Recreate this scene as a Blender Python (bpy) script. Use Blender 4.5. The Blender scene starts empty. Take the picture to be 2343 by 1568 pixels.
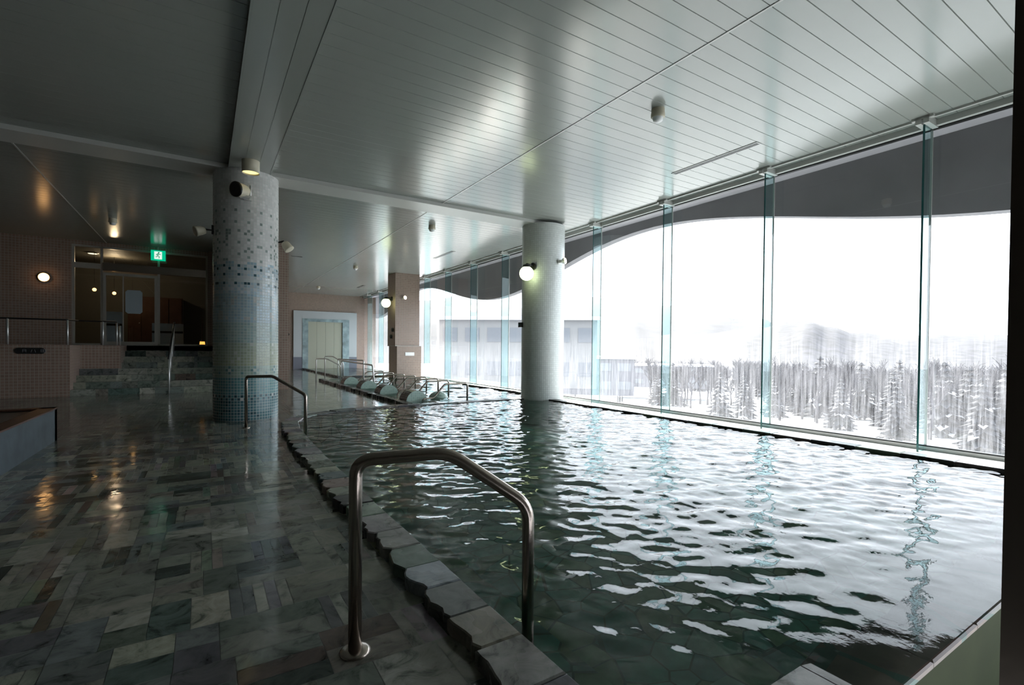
import bpy, math, random
import numpy as np
from mathutils import Vector, Matrix

# ------------------------------------------------------------------ camera, world, sun, exposure
SC = bpy.context.scene
COL = SC.collection
R = math.radians
CAM_H = 1.25
yaw, pitch, roll = R(32.25), R(-0.82), R(0.525)
FPX, PPY, W_PX, H_PX = 1117.0, 815.0, 2343.0, 1568.0
f_ = np.array([math.sin(yaw)*math.cos(pitch), math.cos(yaw)*math.cos(pitch), math.sin(pitch)])
r_ = np.array([math.cos(yaw), -math.sin(yaw), 0.0]); u_ = np.cross(r_, f_)
r_, u_ = r_*math.cos(roll)+u_*math.sin(roll), -r_*math.sin(roll)+u_*math.cos(roll)
cam_data = bpy.data.cameras.new('camera')
cam_data.sensor_width = 36.0
cam_data.lens = 36.0*FPX/W_PX
cam_data.shift_y = (PPY-H_PX/2)/W_PX
cam_data.clip_end = 4000; cam_data.clip_start = 0.02
cam = bpy.data.objects.new('camera', cam_data); COL.objects.link(cam)
cam.matrix_world = Matrix([[r_[i], u_[i], -f_[i], (0, 0, CAM_H)[i]] for i in range(3)]+[[0, 0, 0, 1]])
SC.camera = cam

world = bpy.data.worlds.new('winter_sky'); SC.world = world; world.use_nodes = True
wn = world.node_tree.nodes; wl = world.node_tree.links
bg = wn['Background']
tcw = wn.new('ShaderNodeTexCoord'); sxw = wn.new('ShaderNodeSeparateXYZ'); rw = wn.new('ShaderNodeValToRGB')
wl.new(tcw.outputs['Generated'], sxw.inputs[0]); wl.new(sxw.outputs['Z'], rw.inputs[0]); wl.new(rw.outputs[0], bg.inputs['Color'])
rw.color_ramp.elements[0].position = 0.0; rw.color_ramp.elements[0].color = (0.88, 0.915, 1.0, 1)
rw.color_ramp.elements[1].position = 0.7; rw.color_ramp.elements[1].color = (0.86, 0.92, 1.0, 1)
bg.inputs['Strength'].default_value = 5.2

sun_d = bpy.data.lights.new('sun', 'SUN'); sun_d.energy = 21.0; sun_d.angle = R(3.0); sun_d.color = (1.0, 0.93, 0.84)
sun = bpy.data.objects.new('sun', sun_d); COL.objects.link(sun)
SUN_AZ, SUN_EL = yaw+math.atan((1158-1171.5)/FPX), R(28.2)
sdir = Vector((math.sin(SUN_AZ)*math.cos(SUN_EL), math.cos(SUN_AZ)*math.cos(SUN_EL), math.sin(SUN_EL)))
sun.rotation_euler = sdir.to_track_quat('Z', 'Y').to_euler()
sun.location = (20, 30, 20)

SC.view_settings.view_transform = 'Standard'; SC.view_settings.look = 'None'
SC.view_settings.exposure = 0.0; SC.view_settings.gamma = 1.0; SC.view_settings.use_curve_mapping = False
try:
    SC.cycles.max_bounces = 10; SC.cycles.diffuse_bounces = 5; SC.cycles.glossy_bounces = 5
    SC.cycles.transparent_max_bounces = 24; SC.cycles.transmission_bounces = 6
    SC.cycles.sample_clamp_indirect = 20.0; SC.cycles.use_denoising = True
    SC.cycles.blur_glossy = 0.6
except Exception:
    pass

random.seed(7)

# ------------------------------------------------------------------ material helpers
def new_mat(name):
    m = bpy.data.materials.new(name); m.use_nodes = True
    nt = m.node_tree
    return m, nt.nodes, nt.links, nt.nodes['Principled BSDF']

def simple(name, col, rough=0.5, metal=0.0, spec=0.5, noise=0.0, nscale=8.0, bump=0.0, emit=None, estr=0.0):
    m, n, l, p = new_mat(name)
    p.inputs['Base Color'].default_value = (*col, 1)
    p.inputs['Roughness'].default_value = rough; p.inputs['Metallic'].default_value = metal
    p.inputs['Specular IOR Level'].default_value = spec
    if emit:
        p.inputs['Emission Color'].default_value = (*emit, 1); p.inputs['Emission Strength'].default_value = estr
    if noise or bump:
        tc = n.new('ShaderNodeTexCoord'); nz = n.new('ShaderNodeTexNoise')
        nz.inputs['Scale'].default_value = nscale; nz.inputs['Detail'].default_value = 5
        l.new(tc.outputs['Object'], nz.inputs['Vector'])
        if noise:
            mx = n.new('ShaderNodeMix'); mx.data_type = 'RGBA'; mx.blend_type = 'MULTIPLY'
            mx.inputs['Factor'].default_value = noise
            mx.inputs['A'].default_value = (*col, 1)
            cr = n.new('ShaderNodeValToRGB')
            cr.color_ramp.elements[0].position = 0.3; cr.color_ramp.elements[0].color = (0.25, 0.25, 0.25, 1)
            cr.color_ramp.elements[1].position = 0.7; cr.color_ramp.elements[1].color = (1.2, 1.2, 1.2, 1)
            l.new(nz.outputs['Fac'], cr.inputs[0]); l.new(cr.outputs[0], mx.inputs['B'])
            l.new(mx.outputs['Result'], p.inputs['Base Color'])
        if bump:
            b = n.new('ShaderNodeBump'); b.inputs['Strength'].default_value = bump; b.inputs['Distance'].default_value = 0.01
            l.new(nz.outputs['Fac'], b.inputs['Height']); l.new(b.outputs[0], p.inputs['Normal'])
    return m

def math_node(n, l, op, a, b=None, c=None):
    x = n.new('ShaderNodeMath'); x.operation = op
    for i, v in enumerate((a, b, c)):
        if v is None: continue
        if hasattr(v, 'is_linked'): l.new(v, x.inputs[i])
        else: x.inputs[i].default_value = v
    return x.outputs[0]

def mosaic(name, col, grout, pitch=0.05, gw=0.1, var=0.25, rough=0.25, attr=False, hue=(1, 1, 1)):
    """small square tiles with grout, laid out on the UV map in metres"""
    m, n, l, p = new_mat(name)
    uv = n.new('ShaderNodeUVMap'); sc = n.new('ShaderNodeVectorMath'); sc.operation = 'SCALE'
    sc.inputs['Scale'].default_value = 1.0/pitch; l.new(uv.outputs[0], sc.inputs[0])
    sx = n.new('ShaderNodeSeparateXYZ'); l.new(sc.outputs[0], sx.inputs[0])
    masks = []
    for o in (0, 1):
        fr = math_node(n, l, 'FRACT', sx.outputs[o])
        d = math_node(n, l, 'ABSOLUTE', math_node(n, l, 'SUBTRACT', fr, 0.5))
        masks.append(math_node(n, l, 'GREATER_THAN', d, 0.5-gw/2))
    g = math_node(n, l, 'MAXIMUM', masks[0], masks[1])
    fl = n.new('ShaderNodeVectorMath'); fl.operation = 'FLOOR'; l.new(sc.outputs[0], fl.inputs[0])
    wn_ = n.new('ShaderNodeTexWhiteNoise'); wn_.noise_dimensions = '2D'; l.new(fl.outputs[0], wn_.inputs['Vector'])
    v = math_node(n, l, 'MULTIPLY_ADD', wn_.outputs['Value'], var, 1-var/2)
    vm = n.new('ShaderNodeVectorMath'); vm.operation = 'SCALE'; l.new(v, vm.inputs['Scale'])
    if attr:
        at = n.new('ShaderNodeAttribute'); at.attribute_name = 'tilecol'; l.new(at.outputs['Color'], vm.inputs[0])
    else:
        vm.inputs[0].default_value = col
    mx = n.new('ShaderNodeMix'); mx.data_type = 'RGBA'
    l.new(g, mx.inputs['Factor']); l.new(vm.outputs[0], mx.inputs['A']); mx.inputs['B'].default_value = (*grout, 1)
    l.new(mx.outputs['Result'], p.inputs['Base Color'])
    l.new(math_node(n, l, 'MULTIPLY_ADD', g, 0.5, rough), p.inputs['Roughness'])
    b = n.new('ShaderNodeBump'); b.inputs['Strength'].default_value = 0.4; b.inputs['Distance'].default_value = 0.003
    l.new(math_node(n, l, 'SUBTRACT', 1.0, g), b.inputs['Height']); l.new(b.outputs[0], p.inputs['Normal'])
    return m

def stone_mat(name, rough=0.1, wet=0.35, dark=1.0):
    """veined stone slabs; the slab's own colour is the face attribute"""
    m, n, l, p = new_mat(name)
    at = n.new('ShaderNodeAttribute'); at.attribute_name = 'tilecol'
    tc = n.new('ShaderNodeTexCoord')
    off = n.new('ShaderNodeVectorMath'); off.operation = 'MULTIPLY_ADD'
    l.new(at.outputs['Color'], off.inputs[0]); off.inputs[1].default_value = (37, 51, 23); l.new(tc.outputs['Object'], off.inputs[2])
    nz = n.new('ShaderNodeTexNoise'); nz.inputs['Scale'].default_value = 5.5; nz.inputs['Detail'].default_value = 9
    nz.inputs['Roughness'].default_value = 0.68; nz.inputs['Distortion'].default_value = 1.4
    l.new(off.outputs[0], nz.inputs['Vector'])
    cr = n.new('ShaderNodeValToRGB'); e = cr.color_ramp.elements
    e[0].position = 0.34; e[0].color = (0.25, 0.29, 0.27, 1); e[1].position = 0.62; e[1].color = (1.3, 1.3, 1.28, 1)
    x = cr.color_ramp.elements.new(0.47); x.color = (0.95, 0.98, 0.95, 1)
    l.new(nz.outputs['Fac'], cr.inputs[0])
    mx = n.new('ShaderNodeMix'); mx.data_type = 'RGBA'; mx.blend_type = 'MULTIPLY'; mx.inputs['Factor'].default_value = 1.0
    l.new(at.outputs['Color'], mx.inputs['A']); l.new(cr.outputs[0], mx.inputs['B'])
    l.new(mx.outputs['Result'], p.inputs['Base Color'])
    nz2 = n.new('ShaderNodeTexNoise'); nz2.inputs['Scale'].default_value = 3.0; nz2.inputs['Detail'].default_value = 3
    l.new(tc.outputs['Object'], nz2.inputs['Vector'])
    mr = n.new('ShaderNodeMapRange'); mr.inputs['From Min'].default_value = 0.35; mr.inputs['From Max'].default_value = 0.65
    mr.inputs['To Min'].default_value = rough*0.5; mr.inputs['To Max'].default_value = rough*1.7
    l.new(nz2.outputs['Fac'], mr.inputs[0]); l.new(mr.outputs[0], p.inputs['Roughness'])
    p.inputs['Specular IOR Level'].default_value = 0.4
    # standing water film: soft ripples
    mp = n.new('ShaderNodeMapping'); mp.inputs['Scale'].default_value = (7, 7, 7); l.new(tc.outputs['Object'], mp.inputs[0])
    nz3 = n.new('ShaderNodeTexNoise'); nz3.inputs['Scale'].default_value = 1.0; nz3.inputs['Detail'].default_value = 2
    l.new(mp.outputs[0], nz3.inputs['Vector'])
    b = n.new('ShaderNodeBump'); b.inputs['Strength'].default_value = wet; b.inputs['Distance'].default_value = 0.006
    l.new(nz3.outputs['Fac'], b.inputs['Height']); l.new(b.outputs[0], p.inputs['Normal'])
    return m

def glass_mat(name, tint=(0.97, 0.99, 0.99), refl=1.0, fog=False, rough=0.0, body=0.0, bodycol=(0.2, 0.5, 0.5)):
    m, n, l, p = new_mat(name); n.remove(p)
    out = [x for x in n if x.type == 'OUTPUT_MATERIAL'][0]
    tr = n.new('ShaderNodeBsdfTransparent'); tr.inputs[0].default_value = (*tint, 1)
    gl = n.new('ShaderNodeBsdfGlossy'); gl.inputs['Roughness'].default_value = rough
    fr = n.new('ShaderNodeFresnel'); geo = n.new('ShaderNodeNewGeometry')
    l.new(math_node(n, l, 'MULTIPLY_ADD', geo.outputs['Backfacing'], 1/1.45-1.45, 1.45), fr.inputs[0])
    mx = n.new('ShaderNodeMixShader'); l.new(math_node(n, l, 'MULTIPLY', fr.outputs[0], refl), mx.inputs[0])
    l.new(tr.outputs[0], mx.inputs[1]); l.new(gl.outputs[0], mx.inputs[2])
    last = mx
    if body:
        df = n.new('ShaderNodeBsdfTranslucent'); df.inputs[0].default_value = (*bodycol, 1)
        m2 = n.new('ShaderNodeMixShader'); m2.inputs[0].default_value = body
        l.new(last.outputs[0], m2.inputs[1]); l.new(df.outputs[0], m2.inputs[2]); last = m2
    if fog:   # condensation running down the pane, its pale veil also imitating outdoor haze
        tc = n.new('ShaderNodeTexCoord'); mp = n.new('ShaderNodeMapping'); mp.inputs['Scale'].default_value = (1, 38, 1.6)
        l.new(tc.outputs['Object'], mp.inputs[0])
        nz = n.new('ShaderNodeTexNoise'); nz.inputs['Scale'].default_value = 1.0; nz.inputs['Detail'].default_value = 6
        nz.inputs['Roughness'].default_value = 0.7; l.new(mp.outputs[0], nz.inputs['Vector'])
        mr = n.new('ShaderNodeMapRange'); mr.inputs['From Min'].default_value = 0.35; mr.inputs['From Max'].default_value = 0.72
        l.new(nz.outputs['Fac'], mr.inputs[0])
        sx = n.new('ShaderNodeSeparateXYZ'); l.new(tc.outputs['Object'], sx.inputs[0])
        hz = n.new('ShaderNodeMapRange'); hz.inputs['From Min'].default_value = 1.7; hz.inputs['From Max'].default_value = 0.9
        hz.inputs['To Min'].default_value = 0.002; hz.inputs['To Max'].default_value = 0.085; l.new(sx.outputs['Z'], hz.inputs[0])
        fac = math_node(n, l, 'MULTIPLY', math_node(n, l, 'MULTIPLY_ADD', mr.outputs[0], 0.9, 0.1), hz.outputs[0])
        tl = n.new('ShaderNodeBsdfTranslucent'); tl.inputs[0].default_value = (0.95, 0.96, 1.0, 1)
        m3 = n.new('ShaderNodeMixShader'); l.new(fac, m3.inputs[0]); l.new(last.outputs[0], m3.inputs[1]); l.new(tl.outputs[0], m3.inputs[2])
        last = m3
    l.new(last.outputs[0], out.inputs[0])
    return m

def water_mat(name, tint, bump=0.15, scale=30.0):
    m, n, l, p = new_mat(name); n.remove(p)
    out = [x for x in n if x.type == 'OUTPUT_MATERIAL'][0]
    tc = n.new('ShaderNodeTexCoord'); nz = n.new('ShaderNodeTexNoise'); nz.inputs['Scale'].default_value = scale
    nz.inputs['Detail'].default_value = 3; l.new(tc.outputs['Object'], nz.inputs['Vector'])
    b = n.new('ShaderNodeBump'); b.inputs['Strength'].default_value = bump; b.inputs['Distance'].default_value = 0.003
    l.new(nz.outputs['Fac'], b.inputs['Height'])
    tr = n.new('ShaderNodeBsdfTransparent'); tr.inputs[0].default_value = (*tint, 1)
    gl = n.new('ShaderNodeBsdfGlossy'); gl.inputs['Roughness'].default_value = 0.03
    l.new(b.outputs[0], gl.inputs['Normal'])
    fr = n.new('ShaderNodeFresnel'); fr.inputs[0].default_value = 1.34; l.new(b.outputs[0], fr.inputs['Normal'])
    mx = n.new('ShaderNodeMixShader'); l.new(fr.outputs[0], mx.inputs[0]); l.new(tr.outputs[0], mx.inputs[1]); l.new(gl.outputs[0], mx.inputs[2])
    l.new(mx.outputs[0], out.inputs[0])
    return m

def crazy_mat(name, cols, scale=2.2):
    """irregular flat stones set close together"""
    m, n, l, p = new_mat(name)
    tc = n.new('ShaderNodeTexCoord')
    v = n.new('ShaderNodeTexVoronoi'); v.inputs['Scale'].default_value = scale; l.new(tc.outputs['Object'], v.inputs['Vector'])
    ve = n.new('ShaderNodeTexVoronoi'); ve.feature = 'DISTANCE_TO_EDGE'; ve.inputs['Scale'].default_value = scale; l.new(tc.outputs['Object'], ve.inputs['Vector'])
    cr = n.new('ShaderNodeValToRGB'); cr.color_ramp.interpolation = 'CONSTANT'
    els = cr.color_ramp.elements
    els[0].color = (*cols[0], 1); els[1].position = 1/len(cols); els[1].color = (*cols[1], 1)
    for i, c in enumerate(cols[2:]): x = els.new((i+2)/len(cols)); x.color = (*c, 1)
    sx = n.new('ShaderNodeSeparateColor'); l.new(v.outputs['Color'], sx.inputs[0]); l.new(sx.outputs[0], cr.inputs[0])
    edge = math_node(n, l, 'LESS_THAN', ve.outputs['Distance'], 0.025)
    nz = n.new('ShaderNodeTexNoise'); nz.inputs['Scale'].default_value = 7; nz.inputs['Detail'].default_value = 7; l.new(tc.outputs['Object'], nz.inputs['Vector'])
    vm = n.new('ShaderNodeVectorMath'); vm.operation = 'SCALE'; l.new(cr.outputs[0], vm.inputs[0])
    l.new(math_node(n, l, 'MULTIPLY_ADD', nz.outputs['Fac'], 1.4, 0.3), vm.inputs['Scale'])
    mx = n.new('ShaderNodeMix'); mx.data_type = 'RGBA'; l.new(edge, mx.inputs['Factor']); l.new(vm.outputs[0], mx.inputs['A'])
    mx.inputs['B'].default_value = (0.075, 0.11, 0.09, 1)
    l.new(mx.outputs['Result'], p.inputs['Base Color']); p.inputs['Roughness'].default_value = 0.4
    return m

MAT = dict(
    stone=stone_mat('wet_stone_slabs'),
    coping=stone_mat('coping_stone', rough=0.28, wet=0.6),
    grout=simple('floor_grout', (0.16, 0.165, 0.155), 0.3),
    white_mosaic=mosaic('white_mosaic', (0.62, 0.64, 0.62), (0.42, 0.43, 0.41), 0.05, 0.09, 0.1),
    col_mosaic=mosaic('graded_mosaic', (1, 1, 1), (0.50, 0.53, 0.50), 0.0505, 0.13, 0.22, rough=0.18, attr=True),
    pink=mosaic('pink_brown_mosaic', (0.265, 0.175, 0.135), (0.36, 0.31, 0.26), 0.075, 0.16, 0.22, rough=0.3),
    green_mosaic=mosaic('pale_green_mosaic', (0.33, 0.46, 0.40), (0.45, 0.52, 0.48), 0.05, 0.12, 0.2, rough=0.2),
    brown_mosaic=mosaic('brown_mosaic', (0.10, 0.07, 0.055), (0.25, 0.22, 0.2), 0.05, 0.12, 0.3, rough=0.25),
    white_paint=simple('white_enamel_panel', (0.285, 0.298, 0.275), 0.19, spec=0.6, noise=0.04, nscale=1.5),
    trim=simple('ceiling_trim', (0.5, 0.5, 0.47), 0.35),
    groove=simple('ceiling_groove', (0.16, 0.17, 0.16), 0.6),
    steel=simple('brushed_steel', (0.42, 0.36, 0.315), 0.24, metal=1.0, bump=0.05, nscale=60),
    steel_light=simple('polished_steel', (0.72, 0.72, 0.70), 0.38, metal=0.75),
    dark_steel=simple('dark_bronze_steel', (0.13, 0.105, 0.085), 0.33, metal=0.9, bump=0.08, nscale=25),
    alu=simple('aluminium_frame', (0.45, 0.42, 0.37), 0.4, metal=0.4),
    black=simple('black_plastic', (0.012, 0.012, 0.012), 0.35),
    cream=simple('cream_plastic', (0.55, 0.5, 0.38), 0.4),
    sill=simple('white_sill', (0.8, 0.8, 0.79), 0.4),
    fin=glass_mat('teal_glass_fin', (0.79, 0.92, 0.93), 0.8),
    fin_edge=simple('glass_edge', (0.02, 0.10, 0.10), 0.15),
    pane=glass_mat('window_pane', (0.96, 0.98, 0.98), 1.0, fog=True),
    door_glass=glass_mat('door_glass', (0.8, 0.82, 0.8), 1.0),
    water=water_mat('pool_water', (0.70, 0.91, 0.86)),
    water2=water_mat('jet_pool_water', (0.80, 0.94, 0.90), 0.5, 18),
    pool_floor=crazy_mat('pool_floor_stones', [(0.14, 0.26, 0.21), (0.19, 0.24, 0.15), (0.11, 0.20, 0.18), (0.23, 0.31, 0.26), (0.14, 0.26, 0.22), (0.20, 0.22, 0.15)], 4.2),
    overflow=crazy_mat('overflow_stones', [(0.17, 0.11, 0.09), (0.16, 0.14, 0.12), (0.12, 0.09, 0.085), (0.17, 0.15, 0.145)], 1.5),
    olive=simple('olive_stone', (0.03, 0.034, 0.015), 0.8, spec=0.1, noise=0.4, nscale=2.5),
    slate=simple('slate_blue_stone', (0.06, 0.078, 0.088), 0.5, spec=0.25, noise=0.5, nscale=5),
    dark_stone=simple('dark_stone', (0.05, 0.06, 0.055), 0.25, noise=0.5, nscale=6),
    fascia=simple('grey_painted_fascia', (0.15, 0.145, 0.15), 0.6, noise=0.35, nscale=0.7),
    soffit=simple('pale_soffit', (0.30, 0.29, 0.30), 0.6),
    snow=simple('snow', (0.33, 0.34, 0.35), 0.7, bump=0.3, nscale=0.4),
    plaster=simple('dark_plaster', (0.10, 0.095, 0.08), 0.7),
    wood=simple('red_brown_wood', (0.075, 0.034, 0.022), 0.35, noise=0.5, nscale=4),
    paper=simple('notice_paper', (0.42, 0.48, 0.52), 0.6),
    reflection=simple('pale_blue_reflection', (0.42, 0.52, 0.66), 0.4),  # reflected window daylight put into the colour
    door_white=simple('white_surround', (0.42, 0.44, 0.45), 0.35),
    door_blue=simple('blue_green_marble', (0.27, 0.36, 0.38), 0.2, noise=0.7, nscale=3),
    door_cream=simple('cream_door', (0.36, 0.36, 0.28), 0.4),
    door_base=simple('slate_base', (0.13, 0.135, 0.17), 0.35),
)
def emis(name, col, s, base=(0.8, 0.8, 0.8)): return simple(name, base, 0.4, emit=col, estr=s)
MAT['globe'] = emis('lit_opal_globe', (0.85, 1.0, 0.52), 4.5)
MAT['warm'] = emis('warm_lit_glass', (1.0, 0.52, 0.18), 6)
MAT['warm_w'] = emis('warm_white_glass', (1.0, 0.86, 0.62), 2.2)
MAT['down'] = emis('downlight_glass', (1.0, 0.82, 0.30), 1.3)
MAT['orange'] = emis('lantern_glow', (1.0, 0.42, 0.08), 2.5)
MAT['exit_green'] = emis('exit_sign_green', (0.0, 0.55, 0.28), 0.9, (0.0, 0.3, 0.15))
MAT['exit_white'] = emis('exit_sign_white', (0.85, 1.0, 0.9), 0.9)
MAT['exit_dark'] = emis('exit_sign_figure', (0.0, 0.35, 0.18), 0.5, (0.0, 0.2, 0.1))

# ------------------------------------------------------------------ mesh helpers
class M:
    def __init__(s): s.v = []; s.f = []; s.uv = []; s.c = []; s.mi = []; s.sm = []
    def face(s, pts, uv=None, col=(1, 1, 1), mi=0, smooth=False):
        b = len(s.v); s.v += [tuple(map(float, p)) for p in pts]; s.f.append(tuple(range(b, b+len(pts))))
        if uv is None:
            a = Vector(pts[1])-Vector(pts[0]); c = Vector(pts[2])-Vector(pts[1]); nn = a.cross(c)
            k = max(range(3), key=lambda i: abs(nn[i]))
            uv = [((p[1], p[2]) if k == 0 else (p[0], p[2]) if k == 1 else (p[0], p[1])) for p in pts]
        s.uv += uv; s.c.append(col); s.mi.append(mi); s.sm.append(smooth)
    def box(s, x0, x1, y0, y1, z0, z1, col=(1, 1, 1), mi=0):
        x0, x1 = sorted((x0, x1)); y0, y1 = sorted((y0, y1)); z0, z1 = sorted((z0, z1))
        P = lambda i, j, k: ((x0, x1)[i], (y0, y1)[j], (z0, z1)[k])
        for q in (((0,0,0),(0,1,0),(1,1,0),(1,0,0)), ((0,0,1),(1,0,1),(1,1,1),(0,1,1)), ((0,0,0),(1,0,0),(1,0,1),(0,0,1)),
                  ((1,1,0),(0,1,0),(0,1,1),(1,1,1)), ((0,1,0),(0,0,0),(0,0,1),(0,1,1)), ((1,0,0),(1,1,0),(1,1,1),(1,0,1))):
            s.face([P(*c) for c in q], col=col, mi=mi)
    def mesh(s, vs, fs, smooth=True, mi=0, col=(1, 1, 1), uvs=None):
        b = len(s.v); s.v += [tuple(map(float, p)) for p in vs]
        for f in fs:
            s.f.append(tuple(b+i for i in f)); s.c.append(col); s.mi.append(mi); s.sm.append(smooth)
            s.uv += [(uvs[i] if uvs else (vs[i][0], vs[i][2])) for i in f]
    def prism(s, poly, z0, z1, bevel=0.0, col=(1, 1, 1), mi=0):
        n = len(poly); cx = sum(p[0] for p in poly)/n; cy = sum(p[1] for p in poly)/n
        k = 1-bevel/max(1e-6, min(math.dist(p, (cx, cy)) for p in poly)) if bevel else 1
        rings = [[(x, y, z0) for x, y in poly]]
        if bevel: rings.append([(x, y, z1-bevel) for x, y in poly])
        rings.append([(cx+(x-cx)*k, cy+(y-cy)*k, z1) for x, y in poly])
        for a, b in zip(rings, rings[1:]):
            for i in range(n):
                j = (i+1) % n; s.face([a[i], a[j], b[j], b[i]], col=col, mi=mi)
        s.face(rings[-1], col=col, mi=mi); s.face(rings[0][::-1], col=col, mi=mi)
    def lathe(s, prof, c=(0, 0, 0), axis=(0, 0, 1), seg=24, mi=0, smooth=True, cap=True, col=(1, 1, 1)):
        ax = Vector(axis).normalized(); t = Vector((1, 0, 0)) if abs(ax.x) < 0.9 else Vector((0, 1, 0))
        e1 = ax.cross(t).normalized(); e2 = ax.cross(e1); c = Vector(c); vs = []; fs = []
        for (r, h) in prof:
            for i in range(seg):
                a = 2*math.pi*i/seg; vs.append(tuple(c+ax*h+(e1*math.cos(a)+e2*math.sin(a))*r))
        for k in range(len(prof)-1):
            for i in range(seg):
                j = (i+1) % seg; fs.append((k*seg+i, k*seg+j, (k+1)*seg+j, (k+1)*seg+i))
        s.mesh(vs, fs, smooth, mi, col)
        if cap:
            b = len(vs)
            for k in (0, len(prof)-1):
                if prof[k][0] > 1e-4: s.mesh([vs[k*seg+i] for i in range(seg)], [tuple(range(seg))], False, mi, col)
    def sphere(s, c, r, mi=0, seg=20, sz=1.0, axis=(0, 0, 1)):
        n = 12; s.lathe([(max(1e-5, r*math.sin(math.pi*i/n)), -r*sz*math.cos(math.pi*i/n)) for i in range(n+1)], c, axis, seg, mi, cap=False)
    def tube(s, path, r, seg=14, bend=0.0, mi=0, closed=False):
        P = [Vector(p) for p in path]
        if bend:
            Q = [P[0]]
            for i in range(1, len(P)-1):
                a = (P[i-1]-P[i]); b = (P[i+1]-P[i]); d = min(bend, a.length*0.45, b.length*0.45)
                a = a.normalized()*d; b = b.normalized()*d
                for k in range(7):
                    t = k/6; Q.append(P[i]+a*(1-t)**2+b*t**2)
            Q.append(P[-1]); P = Q
        vs = []; fs = []; up = None
        for i, p in enumerate(P):
            d = (P[min(i+1, len(P)-1)]-P[max(i-1, 0)]).normalized()
            if up is None: up = d.orthogonal().normalized()
            up = (up-d*up.dot(d)).normalized(); w = d.cross(up)
            for k in range(seg):
                a = 2*math.pi*k/seg; vs.append(tuple(p+(up*math.cos(a)+w*math.sin(a))*r))
        for i in range(len(P)-1):
            for k in range(seg):
                j = (k+1) % seg; fs.append((i*seg+k, i*seg+j, (i+1)*seg+j, (i+1)*seg+k))
        fs.append(tuple(range(seg))[::-1]); fs.append(tuple((len(P)-1)*seg+k for k in range(seg)))
        s.mesh(vs, fs, True, mi)
    def build(s, name, mats, parent=None, smooth=None):
        if not isinstance(mats, (list, tuple)): mats = [mats]
        off = Vector((0, 0, 0)); q = parent
        while q is not None: off += q.location; q = q.parent
        vs = [(x-off.x, y-off.y, z-off.z) for x, y, z in s.v]
        me = bpy.data.meshes.new(name); me.from_pydata(vs, [], s.f)
        uv = me.uv_layers.new(name='UVMap'); uv.data.foreach_set('uv', np.array(s.uv, dtype=np.float32).ravel())
        ca = me.color_attributes.new('tilecol', 'FLOAT_COLOR', 'CORNER')
        cc = np.array([(*c[:3], 1.0) for c, f in zip(s.c, s.f) for _ in f], dtype=np.float32); ca.data.foreach_set('color', cc.ravel())
        me.polygons.foreach_set('material_index', s.mi); me.polygons.foreach_set('use_smooth', s.sm)
        for m in mats: me.materials.append(MAT[m] if isinstance(m, str) else m)
        me.update()
        o = bpy.data.objects.new(name, me); COL.objects.link(o)
        if parent: o.parent = parent
        return o

def thing(name, label, cat, loc=(0, 0, 0), group=None):
    o = bpy.data.objects.new(name, None); COL.objects.link(o); o.location = loc; o.empty_display_size = 0.1
    o['label'] = label; o['category'] = cat
    if group: o['group'] = group
    return o
def tag(o, label, cat, group=None, kind=None):
    o['label'] = label; o['category'] = cat
    if group: o['group'] = group
    if kind: o['kind'] = kind
    return o
def struct(o): o['kind'] = 'structure'; return o
def dup(root, loc, label, group=None):
    r = root.copy(); COL.objects.link(r); r.location = loc; r['label'] = label
    if group: r['group'] = group
    for ch in list(root.children):
        c = ch.copy(); COL.objects.link(c); c.parent = r
        for g in list(ch.children):
            d = g.copy(); COL.objects.link(d); d.parent = c
    return r
def part(o, label=None):
    if label: o['label'] = label
    return o

# ------------------------------------------------------------------ dimensions (metres; X towards the windows, Y along the hall)
ZF, ZC, ZB = -0.05, 4.42, 4.35          # wet floor, ceiling, beam soffit
GX = 8.50                               # window plane
Y0, Y1 = -4.0, 30.8                     # hall ends
XL = -7.0
POOL = [(1.175,1.0),(1.165,2.0),(1.16,4.0),(1.17,5.5),(1.19,6.8),(1.24,8.0),(1.32,8.7),(1.47,9.15),(1.75,9.5),(2.15,9.76),(2.7,9.95),(3.4,10.04),(4.4,10.08),(5.6,10.1),(7.13,10.1)]
LEFT_EDGE = POOL[:]
POOL_W = POOL + [(7.13,0.766),(2.0,0.766),(2.0,1.0)]
JET = [(3.93,10.34),(3.93,20.1),(7.5,20.1),(7.5,10.34)]
FAR = [(5.0,21.6),(5.0,30.75),(8.0,30.75),(8.0,21.6)]
def inside(p, poly):
    x, y = p; c = False; n = len(poly)
    for i in range(n):
        x1, y1 = poly[i]; x2, y2 = poly[i-1]
        if (y1 > y) != (y2 > y) and x < (x2-x1)*(y-y1)/(y2-y1)+x1: c = not c
    return c

# ------------------------------------------------------------------ floor of stone slabs
PAL = [((0.235,0.235,0.195),6),((0.20,0.205,0.172),6),((0.17,0.175,0.152),5),((0.27,0.265,0.23),4),((0.14,0.155,0.15),4),((0.085,0.105,0.095),3),
       ((0.05,0.062,0.056),2.2),((0.11,0.108,0.112),2.0),((0.185,0.165,0.145),3),((0.125,0.145,0.12),2.5),((0.09,0.12,0.105),1.3),((0.095,0.072,0.062),0.6),((0.33,0.32,0.27),2.2)]
def pick(rng, k=1.0):
    c = rng.choices([p[0] for p in PAL], [p[1] for p in PAL])[0]; j = rng.uniform(0.85, 1.15)*k
    return tuple(v*j*rng.uniform(0.97, 1.03) for v in c)
def bad(x0, x1, y0, y1):
    for p in ((x0,y0),(x1,y0),(x1,y1),(x0,y1),((x0+x1)/2,(y0+y1)/2)):
        if inside(p, POOL_W) or inside(p, JET) or inside(p, FAR): return True
    return x1 > 7.62 and y1 > 0.5
fl = M(); rng = random.Random(11)
GR = 0.0012
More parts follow.
